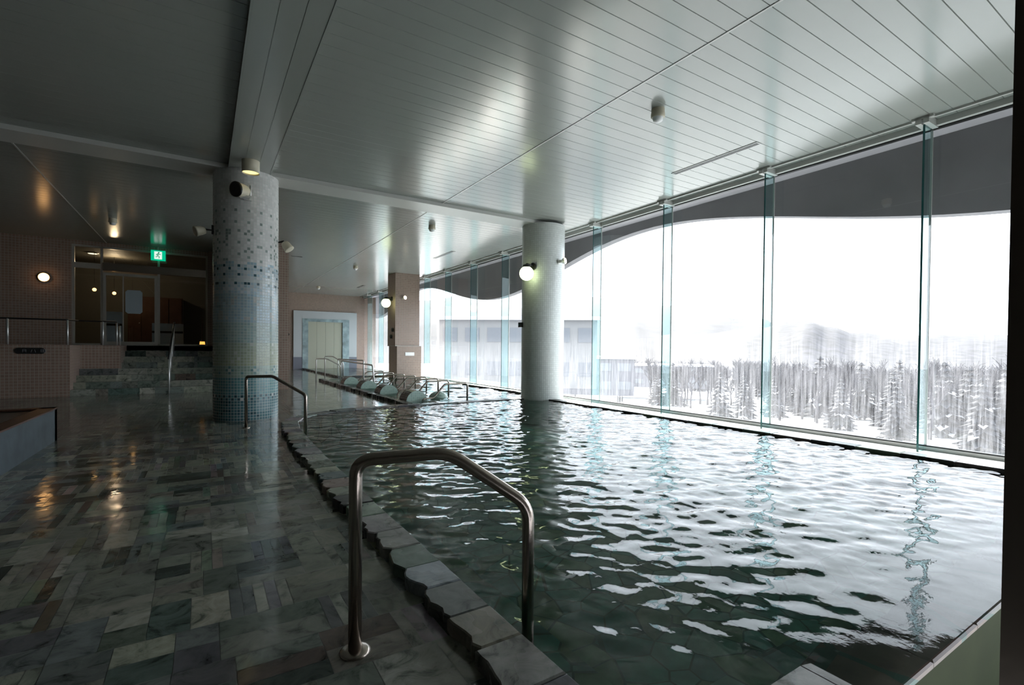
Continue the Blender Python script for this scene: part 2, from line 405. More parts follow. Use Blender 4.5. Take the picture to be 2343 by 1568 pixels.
def put(x0, x1, y0, y1, col, depth=0):
    if y1 <= 0.36 + 1e-6 or True:
        if bad(x0, x1, y0, y1):
            if depth: return
            nx = max(1, round((x1-x0)/0.055)); ny = max(1, round((y1-y0)/0.055))
            for i in range(nx):
                for j in range(ny):
                    put(x0+(x1-x0)*i/nx, x0+(x1-x0)*(i+1)/nx, y0+(y1-y0)*j/ny, y0+(y1-y0)*(j+1)/ny, col, 1)
            return
    if x1 > 1.05 and y1 < 1.0 and y1 > 0.3: return
    g = 0 if depth else GR
    fl.face([(x0+g,y0+g,ZF),(x1-g,y0+g,ZF),(x1-g,y1-g,ZF),(x0+g,y1-g,ZF)], col=col)
    fl.face([(x0,y0,ZF-0.002),(x1,y0,ZF-0.002),(x1,y1,ZF-0.002),(x0,y1,ZF-0.002)], mi=1)
B = 0.33
def row(y, x0, x1, gen):
    x = x0
    while x < x1-1e-4:
        t = gen.random()
        if t < 0.30:                                   # strips standing across the row
            k = gen.choice([2,3,3,4,5,6]); shared = pick(gen)
            for i in range(k):
                c = pick(gen) if gen.random() < 0.65 else tuple(v*gen.uniform(0.85,1.15) for v in shared)
                w = B/6*gen.choice([1,1,1.0])
                put(x, x+w, y, y+B, c); x += w
        elif t < 0.52:                                 # upright slab
            w = B/2; put(x, x+w, y, y+B, pick(gen)); x += w
        elif t < 0.66:
            w = B*gen.choice([0.5,0.5,0.667]); c = pick(gen); put(x, x+w, y, y+B/2, c); put(x, x+w, y+B/2, y+B, pick(gen)); x += w
        elif t < 0.82:                                 # two long courses
            w = B*gen.choice([1,1,1.333]); put(x, x+w, y, y+B/2, pick(gen)); 
            s_ = gen.choice([0.5, 1.0])
            put(x, x+w*s_, y+B/2, y+B, pick(gen))
            if s_ < 1: put(x+w*s_, x+w, y+B/2, y+B, pick(gen))
            x += w
        elif t < 0.92:                                 # three courses
            w = B*gen.choice([0.667,1])
            for i in range(3): put(x, x+w, y+B*i/3, y+B*(i+1)/3, pick(gen))
            x += w
        else:
            w = B*gen.choice([0.667,0.833]); put(x, x+w, y, y+B, pick(gen)); x += w
y = -4.06
y = 2.33-B*19
while y < 30.8:
    xr = 8.4 if y > 10 else (1.3+B*2 if y > 0.3 else 8.4)
    xr = 8.2 if y > 9.2 else (1.25 if y > 0.36 else 8.4)
    row(y, XL+0.02*rng.random(), xr, rng); y += B
struct(fl.build('floor', ['stone', 'grout']))

# ------------------------------------------------------------------ pool basins
def basin(name, poly, zb, mat, ztop=-0.004):
    m = M(); n = len(poly)
    m.face([(x, y, zb) for x, y in poly])
    for i in range(n):
        a, b = poly[i], poly[(i+1) % n]
        m.face([(a[0], a[1], zb), (b[0], b[1], zb), (b[0], b[1], ztop), (a[0], a[1], ztop)])
    return m.build(name, mat)
o = basin('pool_basin', POOL + [(7.13,1.0)], -0.62, 'pool_floor', -0.03)
tag(o, 'stone-lined basin of the large bathing pool beside the windows', 'pool'); o['kind'] = 'structure'
m = M(); m.prism([(1.175,1.0),(1.165,2.0),(1.16,4.0),(1.17,5.5),(1.19,6.8),(1.24,8.0),(1.66,8.0),(1.6,4.0),(1.6,1.4),(7.13,1.4),(7.13,1.0)], -0.62, -0.30)
struct(m.build('pool_step', 'pool_floor')); 
o = basin('jet_pool_basin', JET, -0.7, 'green_mosaic', -0.01); struct(o)
o = basin('far_pool_basin', FAR, -0.7, 'green_mosaic', -0.01); struct(o)

# ------------------------------------------------------------------ water (real waves)
def wave_field(nx, ny, dx, rms_slope, lam0, seed, aniso=0.0, ang=0.0):
    rg = np.random.default_rng(seed)
    kx = np.fft.fftfreq(nx, dx)*2*np.pi; ky = np.fft.fftfreq(ny, dx)*2*np.pi
    KX, KY = np.meshgrid(kx, ky, indexing='ij'); K = np.hypot(KX, KY)+1e-9
    k0 = 2*np.pi/lam0
    S = np.exp(-0.5*(np.log(K/k0)/0.55)**2)/K
    a = np.arctan2(KY, KX)-ang; S = S*(1-aniso+aniso*np.cos(a)**2)
    h = np.fft.ifft2(S*(rg.normal(size=K.shape)+1j*rg.normal(size=K.shape))).real
    gx, gy = np.gradient(h, dx); h *= rms_slope/np.sqrt((gx**2+gy**2).mean())
    return h
def water(name, poly, dx, rms, lam, seed, mat, z=-0.004, grow=0.03, fine=None, edge=None):
    xs = [p[0] for p in poly]; ys = [p[1] for p in poly]
    x0, x1, y0, y1 = min(xs)-grow, max(xs)+grow, min(ys)-grow, max(ys)+grow
    nx, ny = int((x1-x0)/dx)+2, int((y1-y0)/dx)+2
    h = wave_field(nx, ny, dx, rms, lam, seed, 0.55, R(68))
    if fine: h = h+wave_field(nx, ny, dx, fine[0], fine[1], seed+1, 0.5, R(50))
    X = x0+np.arange(nx)*dx; Y = y0+np.arange(ny)*dx
    # cell mask
    CX, CY = np.meshgrid(X[:-1]+dx/2, Y[:-1]+dx/2, indexing='ij'); inn = np.zeros(CX.shape, bool)
    n = len(poly)
    def test(ox, oy):
        c = np.zeros(CX.shape, bool)
        for i in range(n):
            xa, ya = poly[i]; xb, yb = poly[i-1]
            if ya == yb: continue
            c ^= ((ya > CY+oy) != (yb > CY+oy)) & (CX+ox < (xb-xa)*(CY+oy-ya)/(yb-ya)+xa)
        return c
    for ox in (-grow, 0, grow):
        for oy in (-grow, 0, grow): inn |= test(ox, oy)
    if edge:
        XX, YY = np.meshgrid(X, Y, indexing='ij'); h = h*edge(XX, YY)
        h = h-0.012*np.clip((0.775-YY)/0.05, 0, 1)**2*(XX > 2.0)
    I, J = np.nonzero(inn); idx = lambda i, j: i*ny+j
    F = np.stack([idx(I, J), idx(I+1, J), idx(I+1, J+1), idx(I, J+1)], 1)
    used, F2 = np.unique(F, return_inverse=True); F2 = F2.reshape(F.shape)
    V = np.stack([X[used//ny], Y[used % ny], z+h.ravel()[used]], 1)
    me = bpy.data.meshes.new(name); me.from_pydata(V.tolist(), [], F2.tolist())
    me.polygons.foreach_set('use_smooth', np.ones(len(F2), bool)); me.materials.append(MAT[mat]); me.update()
    o = bpy.data.objects.new(name, me); COL.objects.link(o); return o
def calm(X, Y):
    k = np.clip((Y-0.74)/0.9, 0.12, 1.0)
    return k*np.clip(0.75+0.25*(X-1.2)/3, 0.7, 1.1)
w = water('pool_water', POOL_W, 0.025, 0.08, 0.31, 12, 'water', fine=(0.055, 0.12), edge=calm, z=0.0, grow=0.012)
tag(w, 'rippling clear green water filling the large bathing pool', 'water', kind='stuff')
w = water('jet_pool_water', JET, 0.06, 0.12, 0.5, 5, 'water2', z=0.0)
tag(w, 'churning bright water of the jet pool behind the large pool', 'water', kind='stuff')
w = water('far_pool_water', FAR, 0.1, 0.03, 0.8, 6, 'water2', z=0.0)
tag(w, 'still bluish water of the pool at the far end wall', 'water', kind='stuff')

# ------------------------------------------------------------------ coping stones
def along(path, cuts_len, width, out_sign, name, label, jit, zt=0.014, rngseed=1, first=None, tone=1.0, rnd=0.018):
    P = [Vector((*p, 0)) for p in path]; seg = [(P[i+1]-P[i]).length for i in range(len(P)-1)]; tot = sum(seg)
    def at(s):
        s = min(max(s, 0), tot-1e-6)
        for i, L in enumerate(seg):
            if s <= L: d = (P[i+1]-P[i]).normalized(); return P[i]+d*s, Vector((-d.y, d.x, 0))*out_sign
            s -= L
        d = (P[-1]-P[-2]).normalized(); return P[-1], Vector((-d.y, d.x, 0))*out_sign
    g = random.Random(rngseed); s = 0.0; k = 0
    root = thing(name, label, 'pool coping', (path[0][0], path[0][1], ZF))
    cuts = [0.0]; first = first or []
    for c in first: cuts.append(c)
    while cuts[-1] < tot-0.12: cuts.append(cuts[-1]+g.uniform(*cuts_len))
    cuts[-1] = tot
    cyc = [(0.045,0.05,0.05),(0.19,0.20,0.18),(0.20,0.17,0.145),(0.09,0.10,0.105),(0.28,0.28,0.25),(0.10,0.12,0.115),(0.24,0.235,0.21),(0.20,0.20,0.195),(0.13,0.15,0.14)]
    for a, b in zip(cuts, cuts[1:]):
        a += 0.0015; b -= 0.0015; inn = []; outp = []
        nn = max(3, int((b-a)/0.05)+2)
        w0 = width+g.uniform(-jit, jit)*0.6
        for i in range(nn):
            t = i/(nn-1); p, nrm = at(a+(b-a)*t); inn.append((p.x, p.y))
            corner = min(t, 1-t)*(b-a); cut = rnd*max(0, 1-corner/0.05)**1.5
            q = p+nrm*(w0-cut+g.uniform(-jit, jit)*0.35+jit*0.4*math.sin(t*6+k)); outp.append((q.x, q.y))
        poly = inn+outp[::-1]
        if out_sign > 0: poly = poly[::-1]
        c = cyc[k % len(cyc)]; c = tuple(v*g.uniform(0.85, 1.15)*tone for v in c); k += 1
        m = M(); n = len(poly); ni = len(inn)
        area = sum(poly[i][0]*poly[(i+1) % n][1]-poly[(i+1) % n][0]*poly[i][1] for i in range(n))
        if area < 0: poly = poly[::-1]
        m.prism(poly, ZF-0.01, zt+g.uniform(-0.003, 0.003), 0.006, c); m.build('stone', 'coping', root)
    return root
first = [y_-1.0 for y_ in (1.446,1.751,2.029,2.335,2.612,2.911,3.226,3.589,3.903)]
along(LEFT_EDGE[:10], (0.24,0.42), 0.235, 1, 'pool_coping', 'ragged-edged stone coping curving along the left side of the large pool', 0.035, rngseed=4, first=first, zt=0.016)
along(LEFT_EDGE[9:-1]+[(6.74,10.1)], (0.35,0.5), 0.23, 1, 'pool_coping', 'dark wet stone coping dividing the large pool from the jet pool', 0.004, rngseed=5, tone=0.55, zt=0.022, rnd=0.0)
along([(7.13,9.6),(7.13,0.76)], (0.4,0.6), 0.21, 1, 'pool_coping', 'dark stone coping running along the window side of the large pool', 0.006, rngseed=6, tone=0.42, zt=0.03, rnd=0.0)
along([(3.93,10.34),(3.93,20.1)], (0.4,0.7), 0.17, 1, 'pool_coping', 'dark rough stone edge on the left side of the jet pool', 0.03, rngseed=8, tone=0.35, zt=0.03)
along([(7.5,15.1),(7.5,10.5)], (0.4,0.6), 0.16, 1, 'pool_coping', 'short dark stone edge of the jet pool left of the white column', 0.01, rngseed=9, tone=0.35, zt=0.05, rnd=0)
along([(5.0,21.6),(5.0,30.6)], (0.5,0.8), 0.16, 1, 'pool_coping', 'dark stone edge on the left side of the far end pool', 0.01, rngseed=10, tone=0.4, zt=0.03, rnd=0)
along([(8.0,21.5),(5.0,21.5)], (0.5,0.8), 0.16, -1, 'pool_coping', 'dark stone edge on the near side of the far end pool', 0.01, rngseed=12, tone=0.4, zt=0.03, rnd=0)
# dry corner of the coping nearest the camera
root = thing('corner_coping', 'dry grey stone coping corner at the near end of the large pool', 'pool coping', (1.6, 0.9, ZF))
for x0, x1, c in ((0.93,1.3,(0.2,0.2,0.19)),(1.303,1.66,(0.15,0.15,0.145)),(1.663,1.98,(0.34,0.33,0.31))):
    m = M(); m.prism([(x0,0.74),(x1,0.74),(x1,0.997),(x0,0.997)], ZF-0.3, 0.018, 0.004, c); m.build('stone', 'coping', root)
m = M(); m.prism([(1.983,0.74),(2.03,0.74),(2.03,0.985),(1.983,0.997)], ZF-0.3, 0.018, 0.003, (0.32,0.31,0.29)); m.build('stone', 'coping', root)

# overflow edge: stone shelf just under the water, then the wall down to the lower basin
root = thing('overflow_edge', 'submerged brown stone ledge where water spills over the near end of the pool', 'overflow ledge', (4.5, 0.87, -0.2))
g = random.Random(5); x = 2.03; k = 0
while x < 7.3:
    x2 = min(7.34, x+g.uniform(0.35, 0.6)); m = M(); sk = 0.05*math.sin(k*1.7)
    m.prism([(x+0.002,0.75),(x2-0.002,0.75),(x2-0.002+sk,1.03+g.uniform(-0.02,0.02)),((x+x2)/2,1.05+g.uniform(-0.03,0.03)),(x+0.002+sk*0.8,1.03)], -0.045, -0.022+g.uniform(-0.003,0.003), 0.006)
    m.build('stone', 'overflow', root); x = x2; k += 1
m = M(); m.box(2.03, 7.34, 0.765, 0.99, -1.0, -0.045); part(m.build('spill_wall', 'olive', root), 'smooth olive stone wall below the ledge')
m = M(); m.box(1.05, 7.34, -0.0, 0.76, -1.02, -1.0); struct(m.build('floor_lower', 'olive'))
m = M(); m.face([(1.05,0.0,-0.62),(7.34,0.0,-0.62),(7.34,0.764,-0.62),(1.05,0.764,-0.62)])
tag(m.build('lower_water', 'water'), 'still green water in the low catch basin below the overflow ledge', 'water', kind='stuff')

# ------------------------------------------------------------------ window side: sill, glass, fins
m = M(); m.box(7.6, GX+0.35, 0.5, Y1, -0.5, -0.10); m.box(GX-0.02, GX+0.1, -4, Y1, -0.10, -0.05)
m.box(7.345, 7.6, 0.5, 9.5, -0.5, -0.16)
struct(m.build('trim_1', 'sill'))
m = M(); m.box(GX-0.035, GX+0.035, -4, Y1, -0.05, -0.03); m.box(GX-0.03, GX+0.03, -4, Y1, ZB-0.03, ZB)
struct(m.build('trim_2', 'black'))
m = M(); m.box(GX-0.10, GX-0.035, -4, Y1, ZB-0.01, ZC); m.box(GX-0.30, GX-0.27, -4, Y1, ZC-0.03, ZC)
struct(m.build('trim_3', 'trim'))
MULL = [0.45+2.205*i for i in range(-2, 14)]
n_w = 0
edges = [-4.0]+[y for y in MULL if y > -3.9 and y < Y1]+[Y1]
for a, b in zip(edges, edges[1:]):
    n_w += 1; m = M(); m.box(GX-0.006, GX+0.006, a+0.006, b-0.006, -0.03, ZB-0.03); struct(m.build('window_%d' % n_w, 'pane'))
shoes = ['nearest the steel post', 'second from the steel post', 'third from the steel post', 'fourth from the steel post, beside the white column']
ordn = ['first','second','third','fourth','fifth','sixth','seventh','eighth','ninth','tenth']
k = 0
proto = None
for y in MULL:
    if y < 0: continue
    k += 1
    if y > Y1: break
    if y < 1: lab = 'tall teal glass window fin hidden beside the dark steel post'
    elif y < 10: lab = 'tall teal glass window fin right of the white column, %s from the steel post' % ordn[k-2]
    else: lab = 'tall teal glass window fin left of the white column, %s beyond it' % ordn[k-6]
    if proto is None:
        f = thing('glass_fin', lab, 'glass fin', (GX-0.14, y, -0.1), 'glass fins along the window wall')
        m = M(); m.box(GX-0.28, GX-0.008, y-0.011, y+0.011, -0.1, ZB-0.02); m.build('glass_blade', 'fin', f)
        m = M(); m.box(GX-0.286, GX-0.2802, y-0.012, y+0.012, -0.1, ZB-0.02); part(m.build('polished_edge', 'fin_edge', f), 'dark green polished glass edge')
        m = M(); m.box(GX-0.36, GX-0.02, y-0.075, y-0.012, ZB-0.025, ZC); m.box(GX-0.36, GX-0.02, y+0.012, y+0.075, ZB-0.025, ZC); m.box(GX-0.36, GX-0.30, y-0.12, y+0.12, ZC-0.035, ZC)
        part(m.build('ceiling_shoe', 'trim', f), 'cream metal shoe holding the fin at the ceiling')
        m = M(); m.box(GX-0.016, GX-0.0065, y-0.014, y+0.014, -0.1, ZB-0.02); part(m.build('joint_seal', 'trim', f))
        proto = f
    else:
        dup(proto, (GX-0.14, y, -0.1), lab)

# ------------------------------------------------------------------ ceiling of narrow enamelled boards
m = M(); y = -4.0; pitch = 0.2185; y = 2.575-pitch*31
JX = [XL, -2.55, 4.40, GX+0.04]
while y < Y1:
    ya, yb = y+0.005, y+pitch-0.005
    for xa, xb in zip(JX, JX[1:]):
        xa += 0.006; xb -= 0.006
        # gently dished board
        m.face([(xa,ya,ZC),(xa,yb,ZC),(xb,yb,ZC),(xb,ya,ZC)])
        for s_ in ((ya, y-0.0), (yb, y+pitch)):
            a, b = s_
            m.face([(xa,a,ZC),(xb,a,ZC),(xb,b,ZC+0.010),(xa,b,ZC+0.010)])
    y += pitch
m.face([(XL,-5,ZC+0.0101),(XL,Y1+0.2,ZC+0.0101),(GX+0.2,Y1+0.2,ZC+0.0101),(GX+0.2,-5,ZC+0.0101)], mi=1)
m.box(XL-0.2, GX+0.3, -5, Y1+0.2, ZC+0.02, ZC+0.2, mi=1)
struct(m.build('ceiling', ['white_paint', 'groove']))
m = M()
for xj in (-2.55, 4.40):
    m.box(xj-0.012, xj+0.012, -4, Y1, ZC-0.006, ZC+0.01)
struct(m.build('trim_4', 'trim'))
m = M()
for a, b in ((0.372,0.575),(0.581,0.789),(0.795,0.998)): m.box(a, b, -4, 9.84, ZB, ZC)
m.box(0.37, 1.0, -4, 9.84, ZB+0.006, ZC)
m.box(0.352, 0.37, -4, 9.84, ZB-0.004, ZC); m.box(1.0, 1.018, -4, 9.84, ZB-0.004, ZC)
struct(m.build('trim_5', 'white_paint'))
m = M(); m.box(XL, 7.3, 9.88, 10.5, ZB, ZC); m.box(XL, 7.3, 9.866, 9.88, ZB-0.004, ZC)
struct(m.build('trim_6', 'trim'))

# ------------------------------------------------------------------ columns
def lighten(c, k): return tuple(v*k for v in c)
def column_tiles(cx, cy, rad, z0, z1, colour):
    m = M(); n = 66; p = 2*math.pi*rad/n; rows = int(round((z1-z0)/p)); ph = (z1-z0)/rows
    for i in range(n):
        a0, a1 = 2*math.pi*i/n, 2*math.pi*(i+1)/n
        for j in range(rows):
            zz0, zz1 = z0+j*ph, z0+(j+1)*ph
            q = [(cx+rad*math.cos(a0), cy+rad*math.sin(a0), zz0), (cx+rad*math.cos(a1), cy+rad*math.sin(a1), zz0),
                 (cx+rad*math.cos(a1), cy+rad*math.sin(a1), zz1), (cx+rad*math.cos(a0), cy+rad*math.sin(a0), zz1)]
            u0, u1, v0, v1 = i*0.0505, (i+1)*0.0505, j*0.0505, (j+1)*0.0505
            m.face(q, [(u0,v0),(u1,v0),(u1,v1),(u0,v1)], colour(i, j, rows), smooth=False)
    return m
WH, GY, PB, DT = (0.60,0.585,0.57), (0.25,0.29,0.27), (0.31,0.42,0.49), (0.035,0.085,0.105)
rg = random.Random(3)
dots = set()
def colour1(i, j, rows):
    z = (j+0.5)/rows*4.4+ZF; t = rows-1-j       # t rows from the top
    h = rg.random()
    def mixc(a, b, k): return tuple(x*(1-k)+y_*k for x, y_ in zip(a, b))
    i6 = i % 6; i11 = i % 11
    if z > 3.62:
        return GY if (z < 4.1 and h < 0.012) else WH
    if z > 2.72:
        r_ = int((3.62-z)/0.0505)
        if r_ in (0, 4): return GY if i % 4 == 1 else WH
        if r_ > 5 and ((i % 11 in (2,) and r_ % 4 == 3) or (i % 11 == 5 and r_ % 3 == 1) or (i % 11 in (4,6) and r_ % 6 in (2,)) or (i % 11 == 9 and r_ % 5 == 2) or h < 0.05): return GY
        return WH
    if z > 2.2:
        r_ = int((2.72-z)/0.0505)
        if r_ in (1, 2) and i % 5 == (1 if r_ == 1 else 3): return DT
        if r_ in (4,) and i % 5 == 1: return DT
        if r_ in (7,) and i % 11 in (1,4,5,8): return DT
        if r_ in (3, 5, 6) : return mixc(WH, PB, 0.25+0.5*h) if r_ != 6 else mixc(WH, (0.34,0.44,0.44), 0.5)
        return mixc(PB, WH, 0.15 if h < 0.6 else 0.6) if r_ > 0 else (PB if i % 7 < 3 else WH)
    if z > 1.68:
        if (1.98 < z < 2.12 and i % 7 in (2,3) and h < 0.7) or (1.72 < z < 1.88 and i % 9 in (3,4,6) and h < 0.7): return (0.42,0.42,0.40)
        return mixc(PB, (0.33,0.41,0.43), h)
    if z > 1.3: return mixc((0.27,0.37,0.37), (0.33,0.40,0.36), h)
    if z > 0.90:
        if h < 0.03: return (0.5,0.52,0.47)
        return mixc((0.33,0.39,0.32), (0.37,0.40,0.27), min(1, (1.3-z)*2.5)*0.8+0.2*h)
    if z > 0.72:
        r_ = int((0.90-z)/0.0505)
        if (i % 8 == 3 and r_ in (0, 2)) or (i % 8 in (2,4) and r_ == 1): return (0.14,0.25,0.25)
        if i % 8 == 3 and r_ == 1: return (0.5,0.55,0.5)
        if i % 8 == 7 and r_ == 2: return (0.14,0.25,0.25)
        return (0.28,0.37,0.31)
    if z > 0.40: return mixc((0.13,0.28,0.28), (0.10,0.22,0.25), h)
    if z > 0.30: return DT if (i+j) % 2 else mixc((0.11,0.24,0.26), WH, 0.8 if i % 11 == 3 else 0)
    return mixc((0.05,0.13,0.16), (0.075,0.17,0.19), h) if h > 0.12 else (0.03,0.08,0.10)
col1 = column_tiles(0.66, 10.22, 0.53, ZF, ZB, colour1)
o = col1.build('mosaic_column', 'col_mosaic'); tag(o, 'round column of mosaic tiles graded from white through blue and green to dark teal', 'column')
col2 = column_tiles(7.30, 10.12, 0.54, -0.6, ZB, lambda i, j, r: lighten((0.60,0.62,0.60), 0.97+0.06*((i*7+j*13) % 5)/5))
o = col2.build('white_column', 'white_mosaic'); tag(o, 'round white tiled column standing in the pool before the windows', 'column')
root = thing('tiled_pillar', 'square pinkish brown tiled pillar beyond the jet pool', 'column', (7.33, 20.4, -0.6))
m = M(); m.box(6.80, 7.87, 20.0, 21.0, 1.33, ZC); m.build('upper_shaft', 'pink', root)
m = M(); m.box(6.86, 7.94, 20.0-0.06, 21.0, -0.6, 1.33); m.build('lower_shaft', 'pink', root)
m = M(); m.box(6.78, 7.94, 19.93, 21.0, 1.33, 1.345); m.build('ledge', 'trim', root)

# ------------------------------------------------------------------ walls
m = M(); m.box(XL, 9.2, Y1, Y1+0.2, -0.9, ZC); struct(m.build('wall_far', 'pink'))
m = M(); m.box(XL-0.2, XL, -4.2, Y1+0.2, -0.3, ZC); struct(m.build('wall_left', 'plaster'))
m = M(); m.box(XL-0.2, GX+0.2, -4.2, -4.0, -0.3, ZC); struct(m.build('wall_near', 'plaster'))
# raised landing: front wall, side wall, stepped planter walls
LZ = 1.25
m = M()
m.box(XL, -2.87, 16.4, 16.6, ZF, LZ)
m.box(-3.07, -2.87, 16.6, 17.62, ZF, LZ); m.box(-3.07, -2.0, 17.62, 17.82, ZF, LZ); m.box(-2.2, -2.0, 17.82, 18.95, ZF, LZ)
struct(m.build('wall_landing', 'pink'))
m = M(); m.box(XL, -3.36, 19.5, 19.7, LZ, ZC); m.box(XL, -3.36, 19.47, 19.5, 2.44, 2.50)
m.box(0.11, 0.32, 19.3, 19.7, LZ, ZC); m.box(0.32, 2.2, 19.5, 19.7, LZ, ZC); m.box(-3.36, 0.12, 19.5, 19.7, 4.30, ZC)
struct(m.build('wall_entrance', 'pink'))
m = M(); m.box(1.0, 2.2, 16.4, Y1, ZF, ZC); struct(m.build('wall_stair', 'pink'))
m = M(); m.box(XL, 1.0, 18.92, 24.0, LZ-0.15, LZ); m.box(XL, -2.2, 17.82, 18.92, LZ-0.15, LZ); m.box(XL, -3.07, 16.6, 17.82, LZ-0.15, LZ)
struct(m.build('floor_landing', 'dark_stone'))

# stairs of the same stone slabs
def slab_face(m, axis, fixed, x0, x1, b0, b1, gen):
    x = x0
    while x < x1-1e-3:
        w = min(gen.choice([0.33,0.5,0.66,0.25]), x1-x); c = pick(gen, 1.0)
        if axis == 'z': q = [(x,b0,fixed),(x+w,b0,fixed),(x+w,b1,fixed),(x,b1,fixed)]
        else: q = [(x,fixed,b0),(x+w,fixed,b0),(x+w,fixed,b1),(x,fixed,b1)]
        m.face(q, col=c); x += w
root = thing('staircase', 'wide green grey stone staircase rising to the entrance landing', 'stairs', (-1.0, 17.6, ZF))
gst = random.Random(21); rise = (LZ-ZF)/8; tread = 0.36
for k in range(8):
    m = M(); ya = 16.4+tread*k; yb = ya+tread+(0.0 if k < 7 else 0.15); z0, z1 = ZF+rise*k, ZF+rise*(k+1)
    xa = (-2.87-0.12 if k == 0 else -2.87) if ya < 17.55 else -2.0
    if k == 0: ya -= 0.0; xa = -2.87
    slab_face(m, 'y', ya, xa, 1.0, z0, z1, gst); slab_face(m, 'z', z1, xa, 1.0, ya, yb, gst)
    m.face([(xa,yb,z0),(1.0,yb,z0),(1.0,yb,z1),(xa,yb,z1)]); m.face([(xa,ya,z0),(xa,yb,z0),(xa,yb,z1),(xa,ya,z1)])
    m.build('step', 'stone', root)

# entrance glazing
def bar(m, x0, x1, z0, z1, y0=19.52, y1=19.6): m.box(x0, x1, y0, y1, z0, z1)
root = thing('entrance_screen', 'glazed entrance screen with metal frames at the top of the stairs', 'glass screen', (-1.6, 19.56, LZ))
m = M()
for x in (-3.36, -2.70, -1.27, 0.05): bar(m, x, x+0.06, LZ, 4.3)
bar(m, -3.30, 0.05, 4.24, 4.30); bar(m, -3.30, 0.05, LZ, LZ+0.06)
m.build('frame', 'alu', root)
m = M(); bar(m, -2.64, 0.05, 3.56, 3.80, 19.47, 19.6); part(m.build('transom', MAT['steel'], root), 'wide bright metal transom over the doors')
m = M(); bar(m, -3.30, -2.70, 3.60, 3.76); part(m.build('side_transom', 'alu', root))
for x0, x1, z0, z1 in ((-3.30,-2.70,LZ+0.06,3.6),(-3.30,-2.70,3.76,4.24),(-2.64,-1.27,3.8,4.24),(-1.21,0.05,3.8,4.24),(-1.21,0.05,LZ+0.06,3.56)):
    m = M(); bar(m, x0, x1, z0, z1, 19.555, 19.565); m.build('glass_pane', 'door_glass', root)
dr = thing('door_1', 'sliding glass entrance door with a paper notice', 'door', (-1.95, 19.5, LZ)); dr['kind'] = 'structure'
del dr['category']; del dr['label']
m = M(); bar(m, -2.64, -2.56, LZ+0.02, 3.5, 19.47, 19.52); bar(m, -1.35, -1.27, LZ+0.02, 3.5, 19.47, 19.52); bar(m, -2.56, -1.35, 3.42, 3.5, 19.47, 19.52); bar(m, -2.56, -1.35, LZ+0.02, LZ+0.12, 19.47, 19.52); bar(m, -2.16, -2.13, LZ+0.1, 3.42, 19.48, 19.51)
m.build('door_frame', 'alu', dr)
m = M(); bar(m, -2.56, -1.35, LZ+0.12, 3.42, 19.49, 19.5); m.build('door_glass', 'door_glass', dr)
m = M(); m.prism([(-2.03,0),(-1.72,0),(-1.66,0.06),(-1.66,0.68),(-1.72,0.74),(-2.03,0.74),(-2.09,0.68),(-2.09,0.06)], 0, 0.006)
m.v = [(x, 19.485-z, 2.26+y_) for x, y_, z in m.v]; o = m.build('notice_sheet', 'paper'); tag(o, 'pale grey paper notice taped inside the glass entrance door', 'notice')
# lobby behind the doors
m = M(); m.box(-4.2, 0.6, 23.6, 23.8, LZ, 4.3); m.box(-4.3, -4.2, 19.7, 23.8, LZ, 4.3); m.box(0.6, 0.7, 19.7, 23.8, LZ, 4.3); m.box(-4.3, 0.7, 19.7, 23.8, 4.3, 4.35)
struct(m.build('wall_lobby', 'plaster'))
root = thing('wooden_cupboard', 'red-brown wooden cupboard standing in the lobby behind the door', 'cupboard', (-1.3, 23.2, LZ))
m = M(); m.box(-2.4, -0.7, 23.0, 23.55, LZ, 3.1); m.build('carcass', 'wood', root)
for i in range(4):
    m = M(); m.box(-2.38+i*0.42, -2.0+i*0.42, 22.97, 23.0, LZ+0.1, 3.05); d = m.build('door', 'wood', root)
    m = M(); m.sphere((-2.05+i*0.42, 22.955, 2.1), 0.018); m.build('knob', 'steel_light', d)
def reflection_box(x0, x1, y0, y1, z1, name, label, cat):  # solid box standing in for windows reflected in the entrance glass
    r0 = thing(name, label, cat, ((x0+x1)/2, (y0+y1)/2, LZ))
    m = M(); m.box(x0, x1, y0, y1, LZ, z1); m.build('body', 'reflection', r0)
    m = M(); zm = LZ+(z1-LZ)*0.62; m.box(x0+0.01, x1-0.01, y0-0.02, y0, zm+0.03, z1-0.02); m.build('upper_panel', 'reflection', r0)
    m = M(); m.box(x0+0.01, x1-0.01, y0-0.02, y0, LZ+0.05, zm-0.04); m.build('lower_panel', 'reflection', r0)
    m = M(); m.box(x0, x1, y0-0.022, y0+0.001, zm-0.04, zm+0.03); m.build('dark_band', 'black', r0)
reflection_box(-2.68, -2.28, 20.4, 20.8, 2.35, 'tall_reflection', 'box imitating a tall pale blue cabinet behind the left edge of the entrance door', 'reflection')
reflection_box(-1.5, -0.62, 20.6, 21.1, 2.02, 'low_reflection', 'box imitating a low pale blue counter behind the right entrance pane', 'glare')
pl_ = bpy.data.lights.new('lobby_lamp_light', 'POINT'); pl_.energy = 40; pl_.color = (1, 0.72, 0.45); pl_.shadow_soft_size = 0.1
lo = bpy.data.objects.new('lobby_lamp_light', pl_); COL.objects.link(lo); lo.location = (-2.6, 21.5, 4.0)
root = thing('ceiling_downlight', 'small white downlight in the lobby ceiling behind the top left pane', 'light', (-3.1, 21.0, 4.29))
m = M(); m.lathe([(0.16,0),(0.16,-0.03),(0.12,-0.035)], (-3.1,21.0,4.3)); m.build('rim', 'alu', root)
m = M(); m.lathe([(0.12,0),(0.12,-0.012)], (-3.1,21.0,4.27)); m.build('lens', 'warm_w', root)
